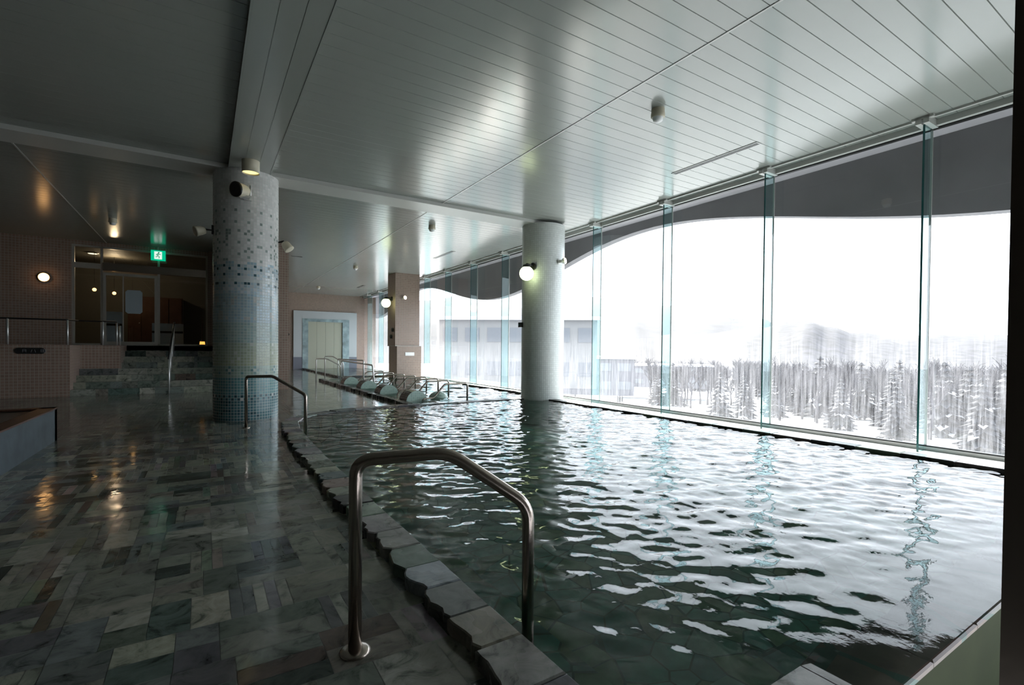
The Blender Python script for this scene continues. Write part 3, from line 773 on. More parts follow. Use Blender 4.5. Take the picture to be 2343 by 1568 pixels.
for (x, y_, z, lab) in ((-3.0,20.6,3.05,'small amber lamp glowing behind the narrow left entrance pane'),(-2.62,21.6,3.05,'small bright lamp at the left edge of the entrance door'),(-2.15,21.9,2.6,'small amber lamp behind the door, left of the paper notice')):
    root = thing('pendant_lamp', lab, 'lamp', (x, y_, z))
    m = M(); m.tube([(x,y_,z+0.05),(x,y_,4.3)], 0.006, 6); m.build('cord', 'black', root)
    m = M(); m.sphere((x,y_,z), 0.055); m.build('bulb', 'warm', root)
root = thing('floor_lantern', 'glowing orange lantern on the lobby floor behind the right pane', 'lantern', (-0.05, 19.9, LZ))
m = M(); m.lathe([(0.09,0.0),(0.09,0.03),(0.075,0.03)], (-0.05,19.9,LZ)); m.build('base', 'black', root)
m = M(); m.lathe([(0.085,0.03),(0.07,0.16)], (-0.05,19.9,LZ)); m.build('shade', 'orange', root)
m = M(); m.lathe([(0.075,0.16),(0.02,0.22),(0.012,1.0)], (-0.05,19.9,LZ)); m.build('post', 'wood', root)

# exit sign: white running figure leaving through a doorway on green
root = thing('exit_sign', 'lit green emergency exit sign with a white running figure over the entrance', 'sign', (-1.24, 19.3, 4.0))
m = M(); m.box(-1.43, -1.05, 19.28, 19.36, 3.98, 4.30); m.build('box', 'exit_green', root)
m = M(); m.box(-1.34, -1.14, 19.272, 19.279, 4.02, 4.26); m.build('doorway', 'exit_white', root)
m = M()
m.lathe([(0.022,0),(0.022,0.004)], (-1.225,19.267,4.225), (0,1,0), 12)
for pth in ([(-1.235,4.20),(-1.25,4.13)], [(-1.235,4.19),(-1.195,4.165),(-1.175,4.185)], [(-1.235,4.19),(-1.275,4.17),(-1.285,4.135)], [(-1.25,4.13),(-1.21,4.10),(-1.22,4.05)], [(-1.25,4.13),(-1.275,4.09),(-1.31,4.085)]):
    m.tube([(a, 19.268, b) for a, b in pth], 0.011, 6)
m.build('running_figure', 'exit_dark', root)
m = M(); m.box(-1.26, -1.22, 19.3, 19.34, 4.3, ZC); m.build('hanger', 'alu', root)

# wall lamp on the left brick wall
def bulkhead(x, y_, z, lab, r=0.2):
    root = thing('wall_lamp', lab, 'lamp', (x, y_, z))
    m = M(); m.lathe([(r*0.9,0),(r*0.95,-0.03)], (x,y_,z), (0,1,0)); m.build('base', 'steel', root)
    m = M(); m.lathe([(r*0.85,-0.03),(r*0.8,-0.07),(r*0.55,-0.12),(0.001,-0.14)], (x,y_,z), (0,1,0)); m.build('glass_dome', 'warm', root)
bulkhead(-3.97, 19.47, 3.23, 'round amber wall lamp on the brown tiled wall left of the entrance', 0.145)

# ------------------------------------------------------------------ railings
def rail(name, label, pts, r, mat='steel', bend=0.07, flanges=(), fm=None, extra=None):
    root = thing(name, label, 'handrail', pts[0])
    m = M(); m.tube(pts, r, 16, bend); m.build('tube', mat, root)
    for f in flanges:
        m = M(); m.lathe([(r*2.3,0),(r*2.3,0.006),(r*1.9,0.014),(r*1.05,0.016)], f); m.build('flange', fm or mat, root)
    return root
A = Vector((0.545,2.10,0)); Bv = Vector((1.262,1.842,0)); dd = Bv-A
P_ = lambda t, z: (A.x+dd.x*t, A.y+dd.y*t, z)
rail('pool_handrail', 'large dark steel handrail at the near left edge of the large pool', [P_(0,ZF),P_(0,0.772),P_(0.515,0.790),P_(0.995,0.535),P_(1,-0.31)], 0.028, bend=0.075, flanges=[P_(0,ZF)])
A2, B2 = Vector((0.57,8.85,0)), Vector((1.25,7.6,0)); d2 = B2-A2
Q_ = lambda t, z: (A2.x+d2.x*t, A2.y+d2.y*t, z)
rail('pool_handrail', 'steel handrail in front of the mosaic column at the far left pool edge', [Q_(0,ZF),Q_(0,0.77),Q_(0.47,0.80),Q_(1,0.555),Q_(1,-0.3)], 0.024, bend=0.06, flanges=[Q_(0,ZF)])
# rails at the corner of the jet pool
def erail(lab, a, b, z=0.8, mat='steel_light'):
    a = Vector(a); b = Vector(b); d = b-a; q = lambda t, zz: (a.x+d.x*t, a.y+d.y*t, zz)
    rail('pool_handrail', lab, [q(0,ZF),q(0,z),q(0.45,z),q(1,z-0.27),q(1,-0.05)], 0.024, mat, 0.08)
erail('leftmost steel handrail at the far left corner of the jet pool', (3.74,20.4,0), (4.58,20.0,0))
erail('steel handrail just behind the leftmost one at the jet pool corner', (4.55,22.8,0), (5.2,22.2,0), 0.85)
rail('pool_handrail', 'square looped steel handrail between the drum headrests and the end pool', [(4.55,20.3,0.1),(4.55,20.3,0.78),(4.72,17.2,0.80),(4.72,17.2,-0.3)], 0.026, 'steel_light', 0.1)
rail('pool_handrail', 'steel handrail with a sloping top at the left edge of the jet pool', [(4.5,19.5,0.1),(4.5,19.5,0.74),(4.83,16.5,0.66),(4.86,16.3,-0.3)], 0.026, 'steel_light', 0.12)
# lounger rails and drum headrests in the jet pool
lr_y = [10.85,11.95,12.75,13.6,14.5,15.5,16.6,17.7]
ordw = ['nearest','second nearest','third nearest','fourth nearest','fifth nearest','sixth nearest','seventh nearest','farthest']
root = thing('lounger_rail', 'nearest of the bent steel armrests standing in the jet pool', 'handrail', (5.0, lr_y[0], 0), 'bent armrests across the jet pool')
yy = lr_y[0]
m = M(); m.tube([(5.54,yy,-0.6),(5.54,yy,0.385),(4.93,yy,0.385),(4.64,yy,0.06),(4.36,yy,0.05),(4.34,yy,-0.6)], 0.023, 12, 0.07); m.build('tube', 'steel', root)
for k in (1,2,3,4,5,6,7):
    dup(root, (5.0+0.05*(k > 1), lr_y[k], 0), '%s of the bent steel armrests standing in the jet pool' % ordw[k])
dr_y = [10.95,13.0,14.9,17.0]
root = None
for k, yy in enumerate(dr_y):
    lab = '%s of the half-round green tiled headrests at the left edge of the jet pool' % (['nearest','second nearest','third nearest','farthest'][k])
    if root is None:
        root = thing('headrest_drum', lab, 'headrest', (4.26, yy, -0.02), 'tiled headrests in the jet pool')
        m = M(); n = 14; rr = 0.26
        arc = [(4.26+rr*math.cos(math.pi*i/n), -0.02+rr*1.02*math.sin(math.pi*i/n)) for i in range(n+1)]
        m.face([(4.26-rr,yy,-0.5)]+[(4.26+rr,yy,-0.5)]+[(x, yy, z) for x, z in arc], col=(1,1,1)); m.build('front_face', 'green_mosaic', root)
        m = M(); L = 0.5
        for i in range(n):
            (xa, za), (xb, zb) = arc[i], arc[i+1]
            m.face([(xa,yy,za),(xb,yy,zb),(xb,yy+L,zb),(xa,yy+L,za)], [(i*0.06,0),((i+1)*0.06,0),((i+1)*0.06,L),(i*0.06,L)], smooth=True)
        m.box(4.26-rr, 4.26+rr, yy+0.001, yy+L, -0.5, -0.02); m.build('curved_back', 'brown_mosaic', root)
        proto_d = root
    else: dup(proto_d, (4.26, yy, -0.02), lab)
m = M(); m.sphere((5.05,11.5,-0.05), 0.26, sz=0.8); tag(m.build('bubble_mound', 'green_mosaic'), 'low pale green dome breaking the jet pool surface between two armrests', 'seat')

# stair handrail
root = thing('stair_handrail', 'long stair handrail with thin steel posts up the middle of the stairs', 'handrail', (-0.8, 16.3, ZF))
zt = lambda yq: 0.90+(1.97-0.90)*(yq-16.3)/(18.8-16.3)
m = M(); m.tube([(-0.82,16.25,zt(16.3)),(-0.80,18.8,1.99),(-0.80,19.1,2.0)], 0.022, 10, 0.05); part(m.build('top_bar', 'black', root), 'dark top bar')
for yq in (16.3, 16.9, 17.6, 18.2, 18.85):
    k = max(0, min(8, int((yq-16.4)/tread)+1)) if yq >= 16.4 else 0
    m = M(); m.tube([(-0.81,yq,ZF+rise*k),(-0.81,yq,zt(yq))], 0.02, 10); m.build('post', 'steel_light', root)
root = thing('landing_railing', 'low railing with pale posts on top of the tiled landing wall', 'railing', (-4.0, 16.5, LZ))
m = M(); m.tube([(XL+0.05,16.5,1.88),(-2.93,16.5,1.89),(-2.93,17.72,1.92),(-2.1,17.72,1.92),(-2.1,18.3,1.84)], 0.02, 10, 0.04); part(m.build('top_bar', 'black', root), 'thin dark top bar')
for x, yq in ((-6.5,16.5),(-5.2,16.5),(-4.02,16.5),(-2.93,16.5),(-2.4,17.72),(-2.1,17.78),(-2.1,18.35)):
    m = M(); m.tube([(x,yq,LZ),(x,yq,(1.88 if yq < 17 else 1.91) if yq < 18 else 1.83)], 0.024, 10); m.build('post', 'steel_light', root)

# ------------------------------------------------------------------ signs
def pill(x, y_, z, w, h, lab, glyphs, mat='black', tone=(0.2,0.2,0.22)):
    root = thing('wall_sign', lab, 'sign', (x, y_, z)); m = M(); n = 10; pts = []
    for s_ in (1, -1):
        for i in range(n+1):
            a = -math.pi/2+math.pi*i/n; pts.append((s_*(w/2-h/2+math.cos(a)*h/2), s_*math.sin(a)*h/2))
    m.prism(pts, 0, 0.02, 0.004); m.v = [(x+a, y_-c, z+b) for a, b, c in m.v]; m.build('plate', mat, root)
    gm = simple('sign_glyph', tone, 0.5); m = M()
    for gx, strokes in glyphs:
        for (x0, z0, x1, z1) in strokes:
            m.tube([(x+gx+x0*h, y_-0.021, z+z0*h), (x+gx+x1*h, y_-0.021, z+z1*h)], h*0.03, 5)
    m.build('lettering', gm, root); return root
gl1 = [(-0.10, [(-.2,.2,-.2,-.25),(.2,.2,.2,-.25),(-.2,.2,.2,.2),(-.2,-.02,.2,-.02)]), (0.06, [(-.15,.2,-.28,-.25),(.15,.2,.28,-.25)]), (0.24, [(-.28,.22,.28,.22),(-.28,0,.28,0),(-.28,-.22,.28,-.22),(-.28,.22,-.28,-.22),(0,.22,0,-.22),(.28,.22,.28,-.22)])]
pill(-3.60, 16.4, 1.10, 0.56, 0.15, 'black pill-shaped sign with faint grey lettering on the low landing wall', gl1)
pill(3.87, 30.79, 1.98, 0.62, 0.16, 'small black rounded sign on the far wall left of the white doorway', [(-0.12,gl1[0][1]),(0.03,gl1[1][1]),(0.18,gl1[2][1])], tone=(0.5,0.5,0.48))
root = thing('notice_board', 'small white-framed notice under the black sign on the far wall', 'notice', (3.85, 30.78, 1.6))
m = M(); m.box(3.62, 4.08, 30.76, 30.795, 1.42, 1.80); m.build('frame', 'sill', root)
m = M(); m.box(3.69, 4.01, 30.755, 30.762, 1.51, 1.73); m.build('picture', 'slate', root)
m = M(); m.box(7.22, 7.62, 19.925, 19.945, 0.93, 1.07); tag(m.build('name_plate', 'sill'), 'narrow white plate on the lower part of the tiled pillar', 'plate')
for z, yq, lab in ((2.02,20.25,'upper of two small black boxes on the left side of the tiled pillar'),(1.74,20.45,'lower of two small black boxes on the left side of the tiled pillar')):
    m = M(); m.lathe([(0.09,0),(0.09,0.06),(0.06,0.08)], (6.80 if z > 1.9 else 6.8, yq, z), (-1,0,0), 14); tag(m.build('jet_switch', 'black'), lab, 'switch')
root = thing('switch_box', 'small dark box on the left side of the white column', 'switch', (6.76, 10.2, 1.85))
m = M(); m.box(6.70, 6.775, 10.22, 10.34, 1.80, 1.92); m.build('box', 'black', root)
m = M(); m.lathe([(0.025,0),(0.02,0.02)], (6.70,10.28,1.86), (-1,0,0), 10); m.build('button', 'fin_edge', root)

# ------------------------------------------------------------------ far doorway
root = thing('door_surround', 'large white door surround with slate base on the far tiled wall', 'door surround', (6.1, Y1-0.1, ZF))
m = M(); ya, yb = Y1-0.14, Y1-0.005
m.box(4.38, 4.86, ya, yb, ZF+0.72, 3.38); m.box(7.52, 7.98, ya, yb, ZF+0.72, 3.38); m.box(4.86, 7.52, ya, yb, 2.93, 3.38); m.build('panel', 'door_white', root)
m = M(); m.box(4.37, 4.86, ya-0.01, yb, ZF, ZF+0.72); m.box(7.52, 7.99, ya-0.01, yb, ZF, ZF+0.72); m.build('base_block', 'door_base', root)
m = M(); m.box(4.86, 5.17, ya-0.03, yb, ZF, 2.93); m.box(7.13, 7.52, ya-0.03, yb, ZF, 2.93); m.box(5.17, 7.13, ya-0.03, yb, 2.76, 2.93); m.build('inner_frame', 'door_blue', root)
d2_ = thing('door_2', '', '', (6.15, Y1-0.08, ZF)); d2_['kind'] = 'structure'; del d2_['label']; del d2_['category']
for i in range(4):
    m = M(); xa = 5.17+i*0.49; m.box(xa+0.004, xa+0.486, Y1-0.09, Y1-0.01, ZF, 2.76); m.build('door_leaf', 'door_cream', d2_)

# ------------------------------------------------------------------ ceiling and column fittings
def detector(x, y_, lab, first=[None]):
    if first[0]: return dup(first[0], (x, y_, ZC), lab)
    root = thing('smoke_detector', lab, 'smoke detector', (x, y_, ZC), 'smoke detectors on the ceiling')
    m = M(); m.lathe([(0.085,0),(0.085,-0.055)], (x,y_,ZC)); m.build('base', 'cream', root)
    m = M(); m.lathe([(0.09,-0.058),(0.09,-0.10),(0.075,-0.11)], (x,y_,ZC)); m.build('ring', 'cream', root)
    m = M(); m.lathe([(0.07,-0.11),(0.06,-0.15),(0.03,-0.165),(0.001,-0.17)], (x,y_,ZC)); m.build('sensor_dome', 'sill', root)
    first[0] = root; return root
detector(5.05, 4.46, 'nearest round smoke detector on the ceiling, above the large pool')
detector(4.97, 11.8, 'round smoke detector on the ceiling between the two round columns')
detector(4.97, 19.3, 'small smoke detector on the ceiling left of the tiled pillar')
detector(5.03, 26.9, 'farthest smoke detector, before the far doorway')
detector(-1.93, 15.7, 'smoke detector on the dark ceiling left of the mosaic column')
def grille(x, y0, y1, lab, along_x=False):
    root = thing('air_grille', lab, 'vent', (x, (y0+y1)/2, ZC))
    m = M()
    if along_x: m.box(y0, y1, x-0.03, x+0.03, ZC-0.012, ZC)
    else: m.box(x-0.065, x+0.065, y0, y1, ZC-0.008, ZC+0.002)
    m.build('frame', 'white_paint', root)
    for dx in (-0.03, 0.0, 0.03):
        m = M()
        if along_x: m.box(y0+0.02, y1-0.02, x+dx-0.006, x+dx+0.006, ZC-0.0135, ZC-0.012)
        else: m.box(x+dx-0.008, x+dx+0.008, y0+0.02, y1-0.02, ZC-0.011, ZC-0.0085)
        m.build('slot', 'black', root)
grille(7.13, 4.32, 5.92, 'long narrow air grille in the ceiling near the windows, nearest one')
grille(6.87, 14.5, 16.05, 'narrow air grille in the ceiling just right of the tiled pillar top')
grille(6.87, 25.0, 26.2, 'farthest narrow air grille in the ceiling left of the tiled pillar')
grille(18.5, 2.56, 2.92, 'short air grille in the ceiling right of the mosaic column', True)

root = thing('surface_downlight', 'lit cylindrical downlight under the beam at the top of the mosaic column', 'light', (0.66, 9.28, ZB))
c = (0.66, 9.28, ZB)
m = M(); m.lathe([(0.135,0),(0.135,-0.20),(0.128,-0.20),(0.125,-0.175)], c, cap=False, seg=28); m.build('housing', 'cream', root)
m = M(); m.lathe([(0.124,-0.178),(0.06,-0.186),(0.001,-0.188)], c, seg=28); part(m.build('lens', 'down', root), 'glowing yellow lens')
def flood(lab, base, aim, mat_front, mat_body='cream', s=1.0):
    b = Vector(base); a = Vector(aim).normalized(); root = thing('spotlight', lab, 'spotlight', base)
    m = M(); c0 = b+a*0.06*s
    m.lathe([(0.04*s,-0.06*s),(0.085*s,-0.04*s),(0.105*s,0.03*s),(0.115*s,0.15*s)], tuple(c0), tuple(a), 20); m.build('housing', mat_body, root)
    m = M(); m.lathe([(0.122*s,0.145*s),(0.122*s,0.175*s),(0.10*s,0.178*s),(0.001,0.172*s)], tuple(c0), tuple(a), 20); m.build('front_lens', mat_front, root)
    return root
r0 = flood('white spotlight with a round black face high on the mosaic column', (0.63,9.62,3.93), (-0.75,-0.62,-0.12), 'black', s=1.05)
m = M(); m.box(0.58,0.70,9.655,9.70,3.79,3.83); m.tube([(0.68,9.60,3.86),(0.68,9.66,4.05)], 0.012, 8); m.box(0.52,0.66,9.52,9.66,3.805,3.835); m.build('bracket', 'steel_light', r0)
r0 = flood('cream spotlight sticking out of the left side of the mosaic column', (0.02,10.1,3.28), (-0.85,-0.3,-0.3), 'cream', s=0.72)
m = M(); m.tube([(0.18,10.16,3.30),(0.02,10.1,3.29)], 0.015, 8); m.box(0.11,0.15,10.1,10.2,3.22,3.38); m.build('bracket', 'black', r0)
r0 = flood('cream spotlight on the right side of the mosaic column pointing down', (1.27,10.08,3.22), (0.5,-0.3,-0.8), 'cream', s=0.75)
m = M(); m.tube([(1.15,10.12,3.2),(1.27,10.08,3.24)], 0.015, 8); m.build('bracket', 'black', r0)

def globe(lab, wall, c, rad):
    root = thing('globe_lamp', lab, 'lamp', wall)
    m = M(); m.sphere(c, rad, seg=28); part(m.build('globe', 'globe', root), 'lit opal glass globe')
    w = Vector(wall); cv = Vector(c); d = Vector((w.x-cv.x, w.y-cv.y, 0))
    m = M(); m.lathe([(rad*0.55,0.0),(rad*0.55,0.05),(rad*0.3,0.07)], (c[0], c[1], c[2]+rad*0.86)); m.build('cap', 'black', root)
    m = M(); m.tube([(c[0],c[1],c[2]+rad+0.05),(w.x,w.y,c[2]+rad+0.05)], 0.028, 8); m.build('arm', 'black', root)
    m = M(); dn = d.normalized(); m.lathe([(0.09,0),(0.09,0.04)], tuple(Vector((w.x,w.y,c[2]+rad+0.03))-dn*0.0), tuple(-dn), 14); m.build('wall_plate', 'black', root)
    return root
globe('lit round globe lamp on a black bracket on the left of the white column', (6.82,9.86,3.2), (6.55,9.76,3.07), 0.172)
globe('lit round globe lamp on a black bracket on the left side of the tiled pillar', (6.80,20.4,3.3), (6.44,20.12,3.13), 0.19)
def small_spot(lab, base, aim):
    b = Vector(base); a = Vector(aim).normalized(); root = thing('small_spotlight', lab, 'spotlight', base)
    m = M(); m.lathe([(0.05,0),(0.05,0.05),(0.035,0.09),(0.06,0.11),(0.085,0.17)], base, tuple(a), 18); m.build('housing', 'steel_light', root)
    m = M(); m.lathe([(0.082,0.172),(0.06,0.20),(0.001,0.215)], base, tuple(a), 18); m.build('bulb_lens', 'warm_w', root)
small_spot('small lit spotlight near the right edge of the white column', (7.36,9.58,3.40), (0.5,-0.6,0.1))
small_spot('small lit spotlight on the front of the tiled pillar', (7.12,20.0,3.36), (0.25,-0.8,0.1))

# ------------------------------------------------------------------ trough on the left, steel post on the right
root = thing('stone_trough', 'low slate blue stone trough on the floor at the left edge', 'trough', (-2.6, 7.0, ZF))
m = M(); x0, x1, ya, yb, zt_ = -4.0, -1.70, 4.2, 8.95, 0.40
m.box(x1-0.12, x1, ya, yb, ZF, zt_-0.02); m.box(x0, x0+0.12, ya, yb, ZF, zt_-0.02); m.box(x0, x1, yb-0.12, yb, ZF, zt_-0.02); m.box(x0, x1, ya, ya+0.12, ZF, zt_-0.02)
m.build('side_wall', 'slate', root)
m = M(); m.box(x1-0.16, x1+0.012, ya, yb+0.012, zt_-0.02, zt_); m.box(x0, x1, yb-0.15, yb+0.012, zt_-0.02, zt_); m.box(x0, x0+0.15, ya, yb, zt_-0.02, zt_); m.box(x0,x1,ya,ya+0.15,zt_-0.02,zt_)
part(m.build('rim', 'wood', root), 'dark brown rim')
m = M(); m.box(x0+0.12, x1-0.12, ya+0.12, yb-0.12, ZF, 0.375); part(m.build('inside', 'dark_stone', root), 'dark inside of the trough')
root = thing('steel_post', 'dark bronze steel post rising past the right edge of the picture', 'post', (1.65, 0.245, ZF))
m = M(); m.box(1.552, 1.75, 0.15, 0.34, ZF, ZC); m.build('shaft', 'dark_steel', root)
m = M(); m.box(1.52, 1.78, 0.12, 0.37, ZF, ZF+0.012); m.build('base_plate', 'dark_steel', root)

# ------------------------------------------------------------------ outside: canopy, snow, hills, trees, buildings
m = M(); m.box(GX+0.05, 9.45, -6, Y1+6, 4.55, 4.75, mi=1)
struct(m.build('trim_7', ['fascia', 'soffit']))
m = M(); xs0, xs1 = 9.45, 9.70; n = 120; ys = [-8+ (48)*i/n for i in range(n+1)]
zb = lambda yq: 3.75+0.57*math.cos(2*math.pi*(yq-8.6)/15.4)
for a, b in zip(ys, ys[1:]):
    za, zb_ = zb(a), zb(b)
    m.face([(xs0,a,za),(xs0,b,zb_),(xs0,b,4.75),(xs0,a,4.75)]); m.face([(xs1,b,zb_),(xs1,a,za),(xs1,a,5.6),(xs1,b,5.6)])
    m.face([(xs0,a,za),(xs1,a,za),(xs1,b,zb_),(xs0,b,zb_)])
struct(m.build('wall_canopy', 'fascia'))

def rnd2(x, y_, s=1.0, seed=0):
    v = 0; a = 1; f = 1/s
    for o_ in range(4):
        v += a*math.sin(x*f+seed*1.7+o_*2.1+1.3*math.sin(y_*f*0.8+o_))*math.cos(y_*f*1.1-seed+o_*0.7); a *= 0.5; f *= 2.1
    return v
def terrain(name, fn, x0, x1, y0, y1, nx, ny, mat):
    vs = []; fs = []
    for i in range(nx+1):
        for j in range(ny+1):
            x = x0+(x1-x0)*i/nx; y_ = y0+(y1-y0)*j/ny; vs.append((x, y_, fn(x, y_)))
    for i in range(nx):
        for j in range(ny): a = i*(ny+1)+j; fs.append((a, a+ny+1, a+ny+2, a+1))
    m = M(); m.mesh(vs, fs, True); return m.build(name, mat)
gz = lambda x, y_: -2.6-0.045*max(0, x-14)-0.012*max(0, y_-60)*0 + 0.12*rnd2(x, y_, 6)
def gz2(x, y_):
    d = math.hypot(x, y_); return -3.4-6.8*min(1, max(0, (d-14)/100))+0.10*rnd2(x, y_, 6)
o = terrain('snow_ground', gz2, 9.8, 420, -150, 420, 110, 120, 'snow'); struct(o)
MAT['hill'] = simple('wooded_snowy_hill', (0.055, 0.054, 0.064), 0.9, noise=0.4, nscale=0.05)
MAT['hill2'] = simple('wooded_dark_hill', (0.045, 0.044, 0.054), 0.9, noise=0.8, nscale=0.22)
def ridge(name, dist, az_h, mat, depth, seed):
    vs = []; fs = []; na = len(az_h)-1; sub = 8; prof = []
    for k in range(na):
        for s_ in range(sub):
            t = s_/sub; t2 = t*t*(3-2*t); prof.append((az_h[k][0]*(1-t)+az_h[k+1][0]*t, az_h[k][1]*(1-t2)+az_h[k+1][1]*t2))
    prof.append(az_h[-1]); rows = 8
    for (az, el) in prof:
        for r in range(rows+1):
            t = r/rows; d = dist*(1-depth+depth*t); z = CAM_H+math.tan(el)*dist
            zz = -14+(z+14)*math.sin(t*math.pi/2)+rnd2(az*60, t*5, 1.0, seed)*dist*0.0025*(0.3+t)
            vs.append((math.sin(az)*d, math.cos(az)*d, zz))
    for i in range(len(prof)-1):
        for r in range(rows): a = i*(rows+1)+r; fs.append((a, a+rows+1, a+rows+2, a+1))
    m = M(); m.mesh(vs, fs, True); return struct(m.build(name, mat))
AZ = lambda px: yaw+math.atan((px-1171.5)/FPX)
EL = lambda px, py: math.atan((799+(px-1171)*0.0092-py)/FPX*math.cos(math.atan((px-1171.5)/FPX)))
ridge('trim_hill_far', 900, [(AZ(x), EL(x, y_)) for x, y_ in ((500,730),(900,700),(1100,682),(1295,676),(1400,690),(1500,706),(1600,718),(1740,732),(1790,752),(1900,764),(2100,768),(2343,768),(2700,766))], 'hill', 0.6, 1)
ridge('trim_hill_near', 420, [(AZ(x), EL(x, y_)) for x, y_ in ((1500,770),(1640,765),(1740,752),(1790,741),(1850,736),(1900,748),(1960,768),(2100,774),(2343,772),(2700,770))], 'hill2', 0.5, 2)

MAT['frost'] = simple('frosted_dark_foliage', (0.035, 0.037, 0.045), 0.9, noise=0.7, nscale=1.5)
MAT['frost_pale'] = simple('bare_frosted_twigs', (0.05, 0.047, 0.058), 0.9, noise=0.7, nscale=2)
MAT['bark'] = simple('dark_bark', (0.04, 0.035, 0.035), 0.9)
MAT['snowcap'] = simple('snow_on_branches', (0.55, 0.56, 0.6), 0.8)
def conifer_mesh(seed):
    g = random.Random(seed); fo = M(); sn = M(); H = 1.0
    for k in range(13):
        t = k/13; z = 0.12+0.86*t; rr = 0.27*(1-t)**0.85+0.015; nb = 11
        for i in range(nb):
            a = 2*math.pi*(i+g.random())/nb; L = rr*g.uniform(0.75,1.15); w = 0.05*(1-t)+0.014
            ca, sa = math.cos(a), math.sin(a); tip = (ca*L, sa*L, z-L*0.35); root = (0, 0, z+0.03)
            l_ = (ca*L*0.55-sa*w, sa*L*0.55+ca*w, z-L*0.14); r2 = (ca*L*0.55+sa*w, sa*L*0.55-ca*w, z-L*0.14)
            bot = (ca*L*0.5, sa*L*0.5, z-L*0.3-0.02)
            fo.mesh([root, l_, tip, r2, bot], [(0,1,2),(0,2,3),(1,4,2),(2,4,3),(0,4,1),(0,3,4)], False)
            if g.random() < 0.12:
                up = 0.006; sn.mesh([(root[0]*.5+tip[0]*.3, root[1]*.5+tip[1]*.3, z-L*0.06+up), (l_[0],l_[1],l_[2]+up), (tip[0]*.95,tip[1]*.95,tip[2]+up+L*.02), (r2[0],r2[1],r2[2]+up)], [(0,1,2),(0,2,3)], False)
    return fo, sn
def bushy_mesh(seed):
    g = random.Random(seed); fo = M()
    def br(p, d, L, r, lv):
        q = p+d*L; side = d.orthogonal().normalized()
        fo.tube([tuple(p), tuple(p.lerp(q, .5)+side*L*0.06), tuple(q)], r, 3)
        if lv == 0: return
        for _ in range(6 if lv > 1 else 7):
            nd = (d+Vector((g.uniform(-1,1), g.uniform(-1,1), g.uniform(-0.3,0.9)))*0.75).normalized()
            br(p.lerp(q, g.uniform(0.45, 1.0)), nd, L*g.uniform(0.55,0.75), r*0.55, lv-1)
    br(Vector((0,0,0.12)), Vector((0,0,1)), 0.38, 0.015, 3)
    return fo
protos = []
def make_tree(kind, seed, name, label):
    root = thing(name, label, 'tree', (0, 0, 0), 'trees beyond the windows')
    if kind == 0:
        fo, sn = conifer_mesh(seed); fo.build('foliage', 'frost', root); sn.build('snow_load', 'snowcap', root)
        m = M(); m.lathe([(0.022,-0.03),(0.018,0.3),(0.004,0.98)], (0,0,0), seg=7); m.build('trunk', 'bark', root)
    else:
        bushy_mesh(seed).build('branches', 'frost_pale', root)
        m = M(); m.lathe([(0.02,-0.03),(0.014,0.14)], (0,0,0), seg=7); m.build('trunk', 'bark', root)
    return root
g = random.Random(99)
spots = []
def at_az(px, d): a = AZ(px); return math.sin(a)*d, math.cos(a)*d
# (picture column, distance, height, kind)
key = [(1650,52,5.6,0,'snow-dusted dark conifer standing alone on the snow, seen through the middle pane'),
       (1705,62,5.2,0,'dark conifer just right of the lone conifer'),(1925,58,5.4,0,'dark conifer among pale trees in the wide right pane'),
       (2055,50,5.2,0,'conifer close to the rightmost wide glass fin'),(2250,46,5.6,0,'dark conifer seen in the last pane before the steel post')]
for px, d, h, kd, lab in key:
    t = make_tree(0, int(px), 'conifer_tree', lab); x, y_ = at_az(px, d); t.location = (x, y_, gz2(x, y_)); t.scale = (h, h, h); t.rotation_euler.z = g.uniform(0, 6)
    del t['group']
def soup(fo):      # one prototype as arrays: vertices, triangles/quads, material slots
    return np.array(fo.v, float), fo.f, fo.mi
def joined(parts):
    v = []; f = []; mi = []
    for mb, slot in parts:
        b = len(v); v += mb.v; f += [tuple(i+b for i in q) for q in mb.f]; mi += [slot]*len(mb.f)
    return np.array(v, float), f, mi
def trunk_mesh(h):
    m = M(); m.lathe([(0.02,-0.03),(0.014,h)], (0,0,0), seg=5); return m
kinds = []
for s_ in (5, 6, 7, 8): kinds.append((joined([(bushy_mesh(s_), 0), (trunk_mesh(0.14), 1)]), 1))
for s_ in (1, 2):
    fo, sn = conifer_mesh(s_); kinds.append((joined([(fo, 2), (sn, 3), (trunk_mesh(0.9), 1)]), 0))
placed = [(t_.location.x, t_.location.y) for t_ in []]
k = 0; tries = 0; VV = []; FF = []; MI = []; base = 0
while k < 260 and tries < 8000:
    tries += 1
    px = g.uniform(1490, 2420) if k > 22 else g.uniform(1290, 1560)
    d = g.uniform(64, 150) if px > 1750 else g.uniform(85, 170)
    if px > 2120: d = g.uniform(54, 140)
    x, y_ = at_az(px, d)
    if any(math.hypot(x-a_, y_-b_) < 2.6 for a_, b_ in placed): continue
    if math.hypot(x-50, y_-62) < 15 or math.hypot(x-92, y_-82) < 19: continue
    placed.append((x, y_)); k += 1
    want = 0 if g.random() < 0.14 else 1
    (V, F, mi_), kd = g.choice([q for q in kinds if q[1] == want])
    h = g.uniform(6.5, 10.0)*(0.85 if d < 80 else 1); a_ = g.uniform(0, 6.28); ca, sa = math.cos(a_), math.sin(a_)
    W = np.stack([(V[:,0]*ca-V[:,1]*sa)*h*1.15+x, (V[:,0]*sa+V[:,1]*ca)*h*1.15+y_, V[:,2]*h+gz2(x, y_)], 1)
    VV.append(W); FF += [tuple(i+base for i in q) for q in F]; MI += mi_; base += len(V)
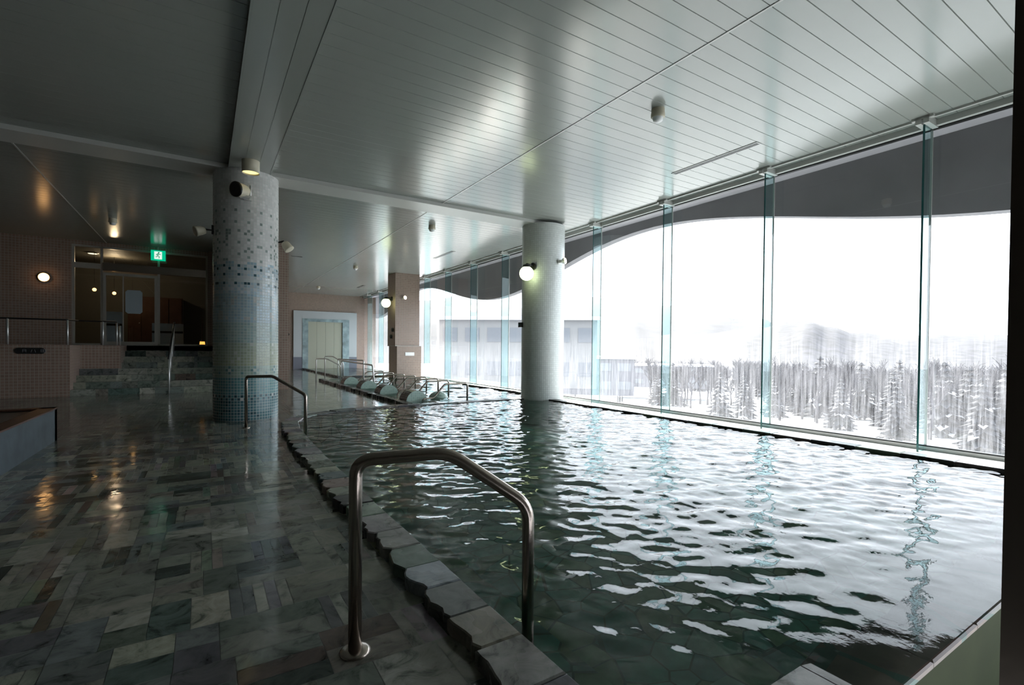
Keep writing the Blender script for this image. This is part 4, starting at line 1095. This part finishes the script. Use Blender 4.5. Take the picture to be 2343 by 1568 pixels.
me = bpy.data.meshes.new('woodland'); me.from_pydata(np.concatenate(VV).tolist(), [], FF)
me.polygons.foreach_set('material_index', MI)
for q in ('frost_pale', 'bark', 'frost', 'snowcap'): me.materials.append(MAT[q])
me.update(); wo = bpy.data.objects.new('woodland', me); COL.objects.link(wo)
tag(wo, 'dense grey winter wood of frosted trees below the hills beyond the windows', 'woodland', kind='stuff')

# buildings
MAT['bwall'] = simple('pale_building_wall', (0.19, 0.19, 0.19), 0.8)
MAT['bwin'] = simple('dark_building_window', (0.125, 0.135, 0.15), 0.5)
MAT['bwall2'] = simple('grey_building_wall', (0.10, 0.10, 0.115), 0.8)
def building(label, c, w, dpt, h, rot, floors, nwin, wall='bwall', base=None, roof_over=0.4):
    root = thing('building', label, 'building', c)
    m = M(); m.box(c[0]-w/2, c[0]+w/2, c[1]-dpt/2, c[1]+dpt/2, c[2], c[2]+h); m.build('wall', wall, root)
    m = M(); m.box(c[0]-w/2-roof_over, c[0]+w/2+roof_over, c[1]-dpt/2-roof_over, c[1]+dpt/2+roof_over, c[2]+h, c[2]+h+0.35)
    part(m.build('roof', 'snowcap', root), 'thick snow on the flat roof')
    for fl_ in range(floors):
        z = c[2]+h*(fl_+0.35)/floors; hh = h/floors*0.42
        for i in range(nwin):
            x0 = c[0]-w/2+w*(i+0.18)/nwin; x1 = x0+w/nwin*0.64
            m = M(); m.box(x0, x1, c[1]-dpt/2-0.04, c[1]-dpt/2+0.02, z, z+hh); m.build('window', 'bwin', root)
    root.rotation_euler.z = rot; return root
building('long pale two-storey building with snowy roof seen left of the white column', (27.5, 42.0, -2.4), 15, 8, 6.4, R(-38), 2, 7)
building('low pale building behind the left panes beyond the tiled pillar', (8.5, 60.0, -2.4), 9, 7, 7.2, R(-30), 3, 4)
building('low grey building with snowy roof just right of the white column', (50, 62, -5.6), 20, 10, 5.5, R(-42), 2, 7, 'bwall2')
building('long low snowy-roofed building far beyond the second pane right of the column', (92, 82, -7.4), 26, 10, 5.0, R(-48), 2, 9, 'bwall2')
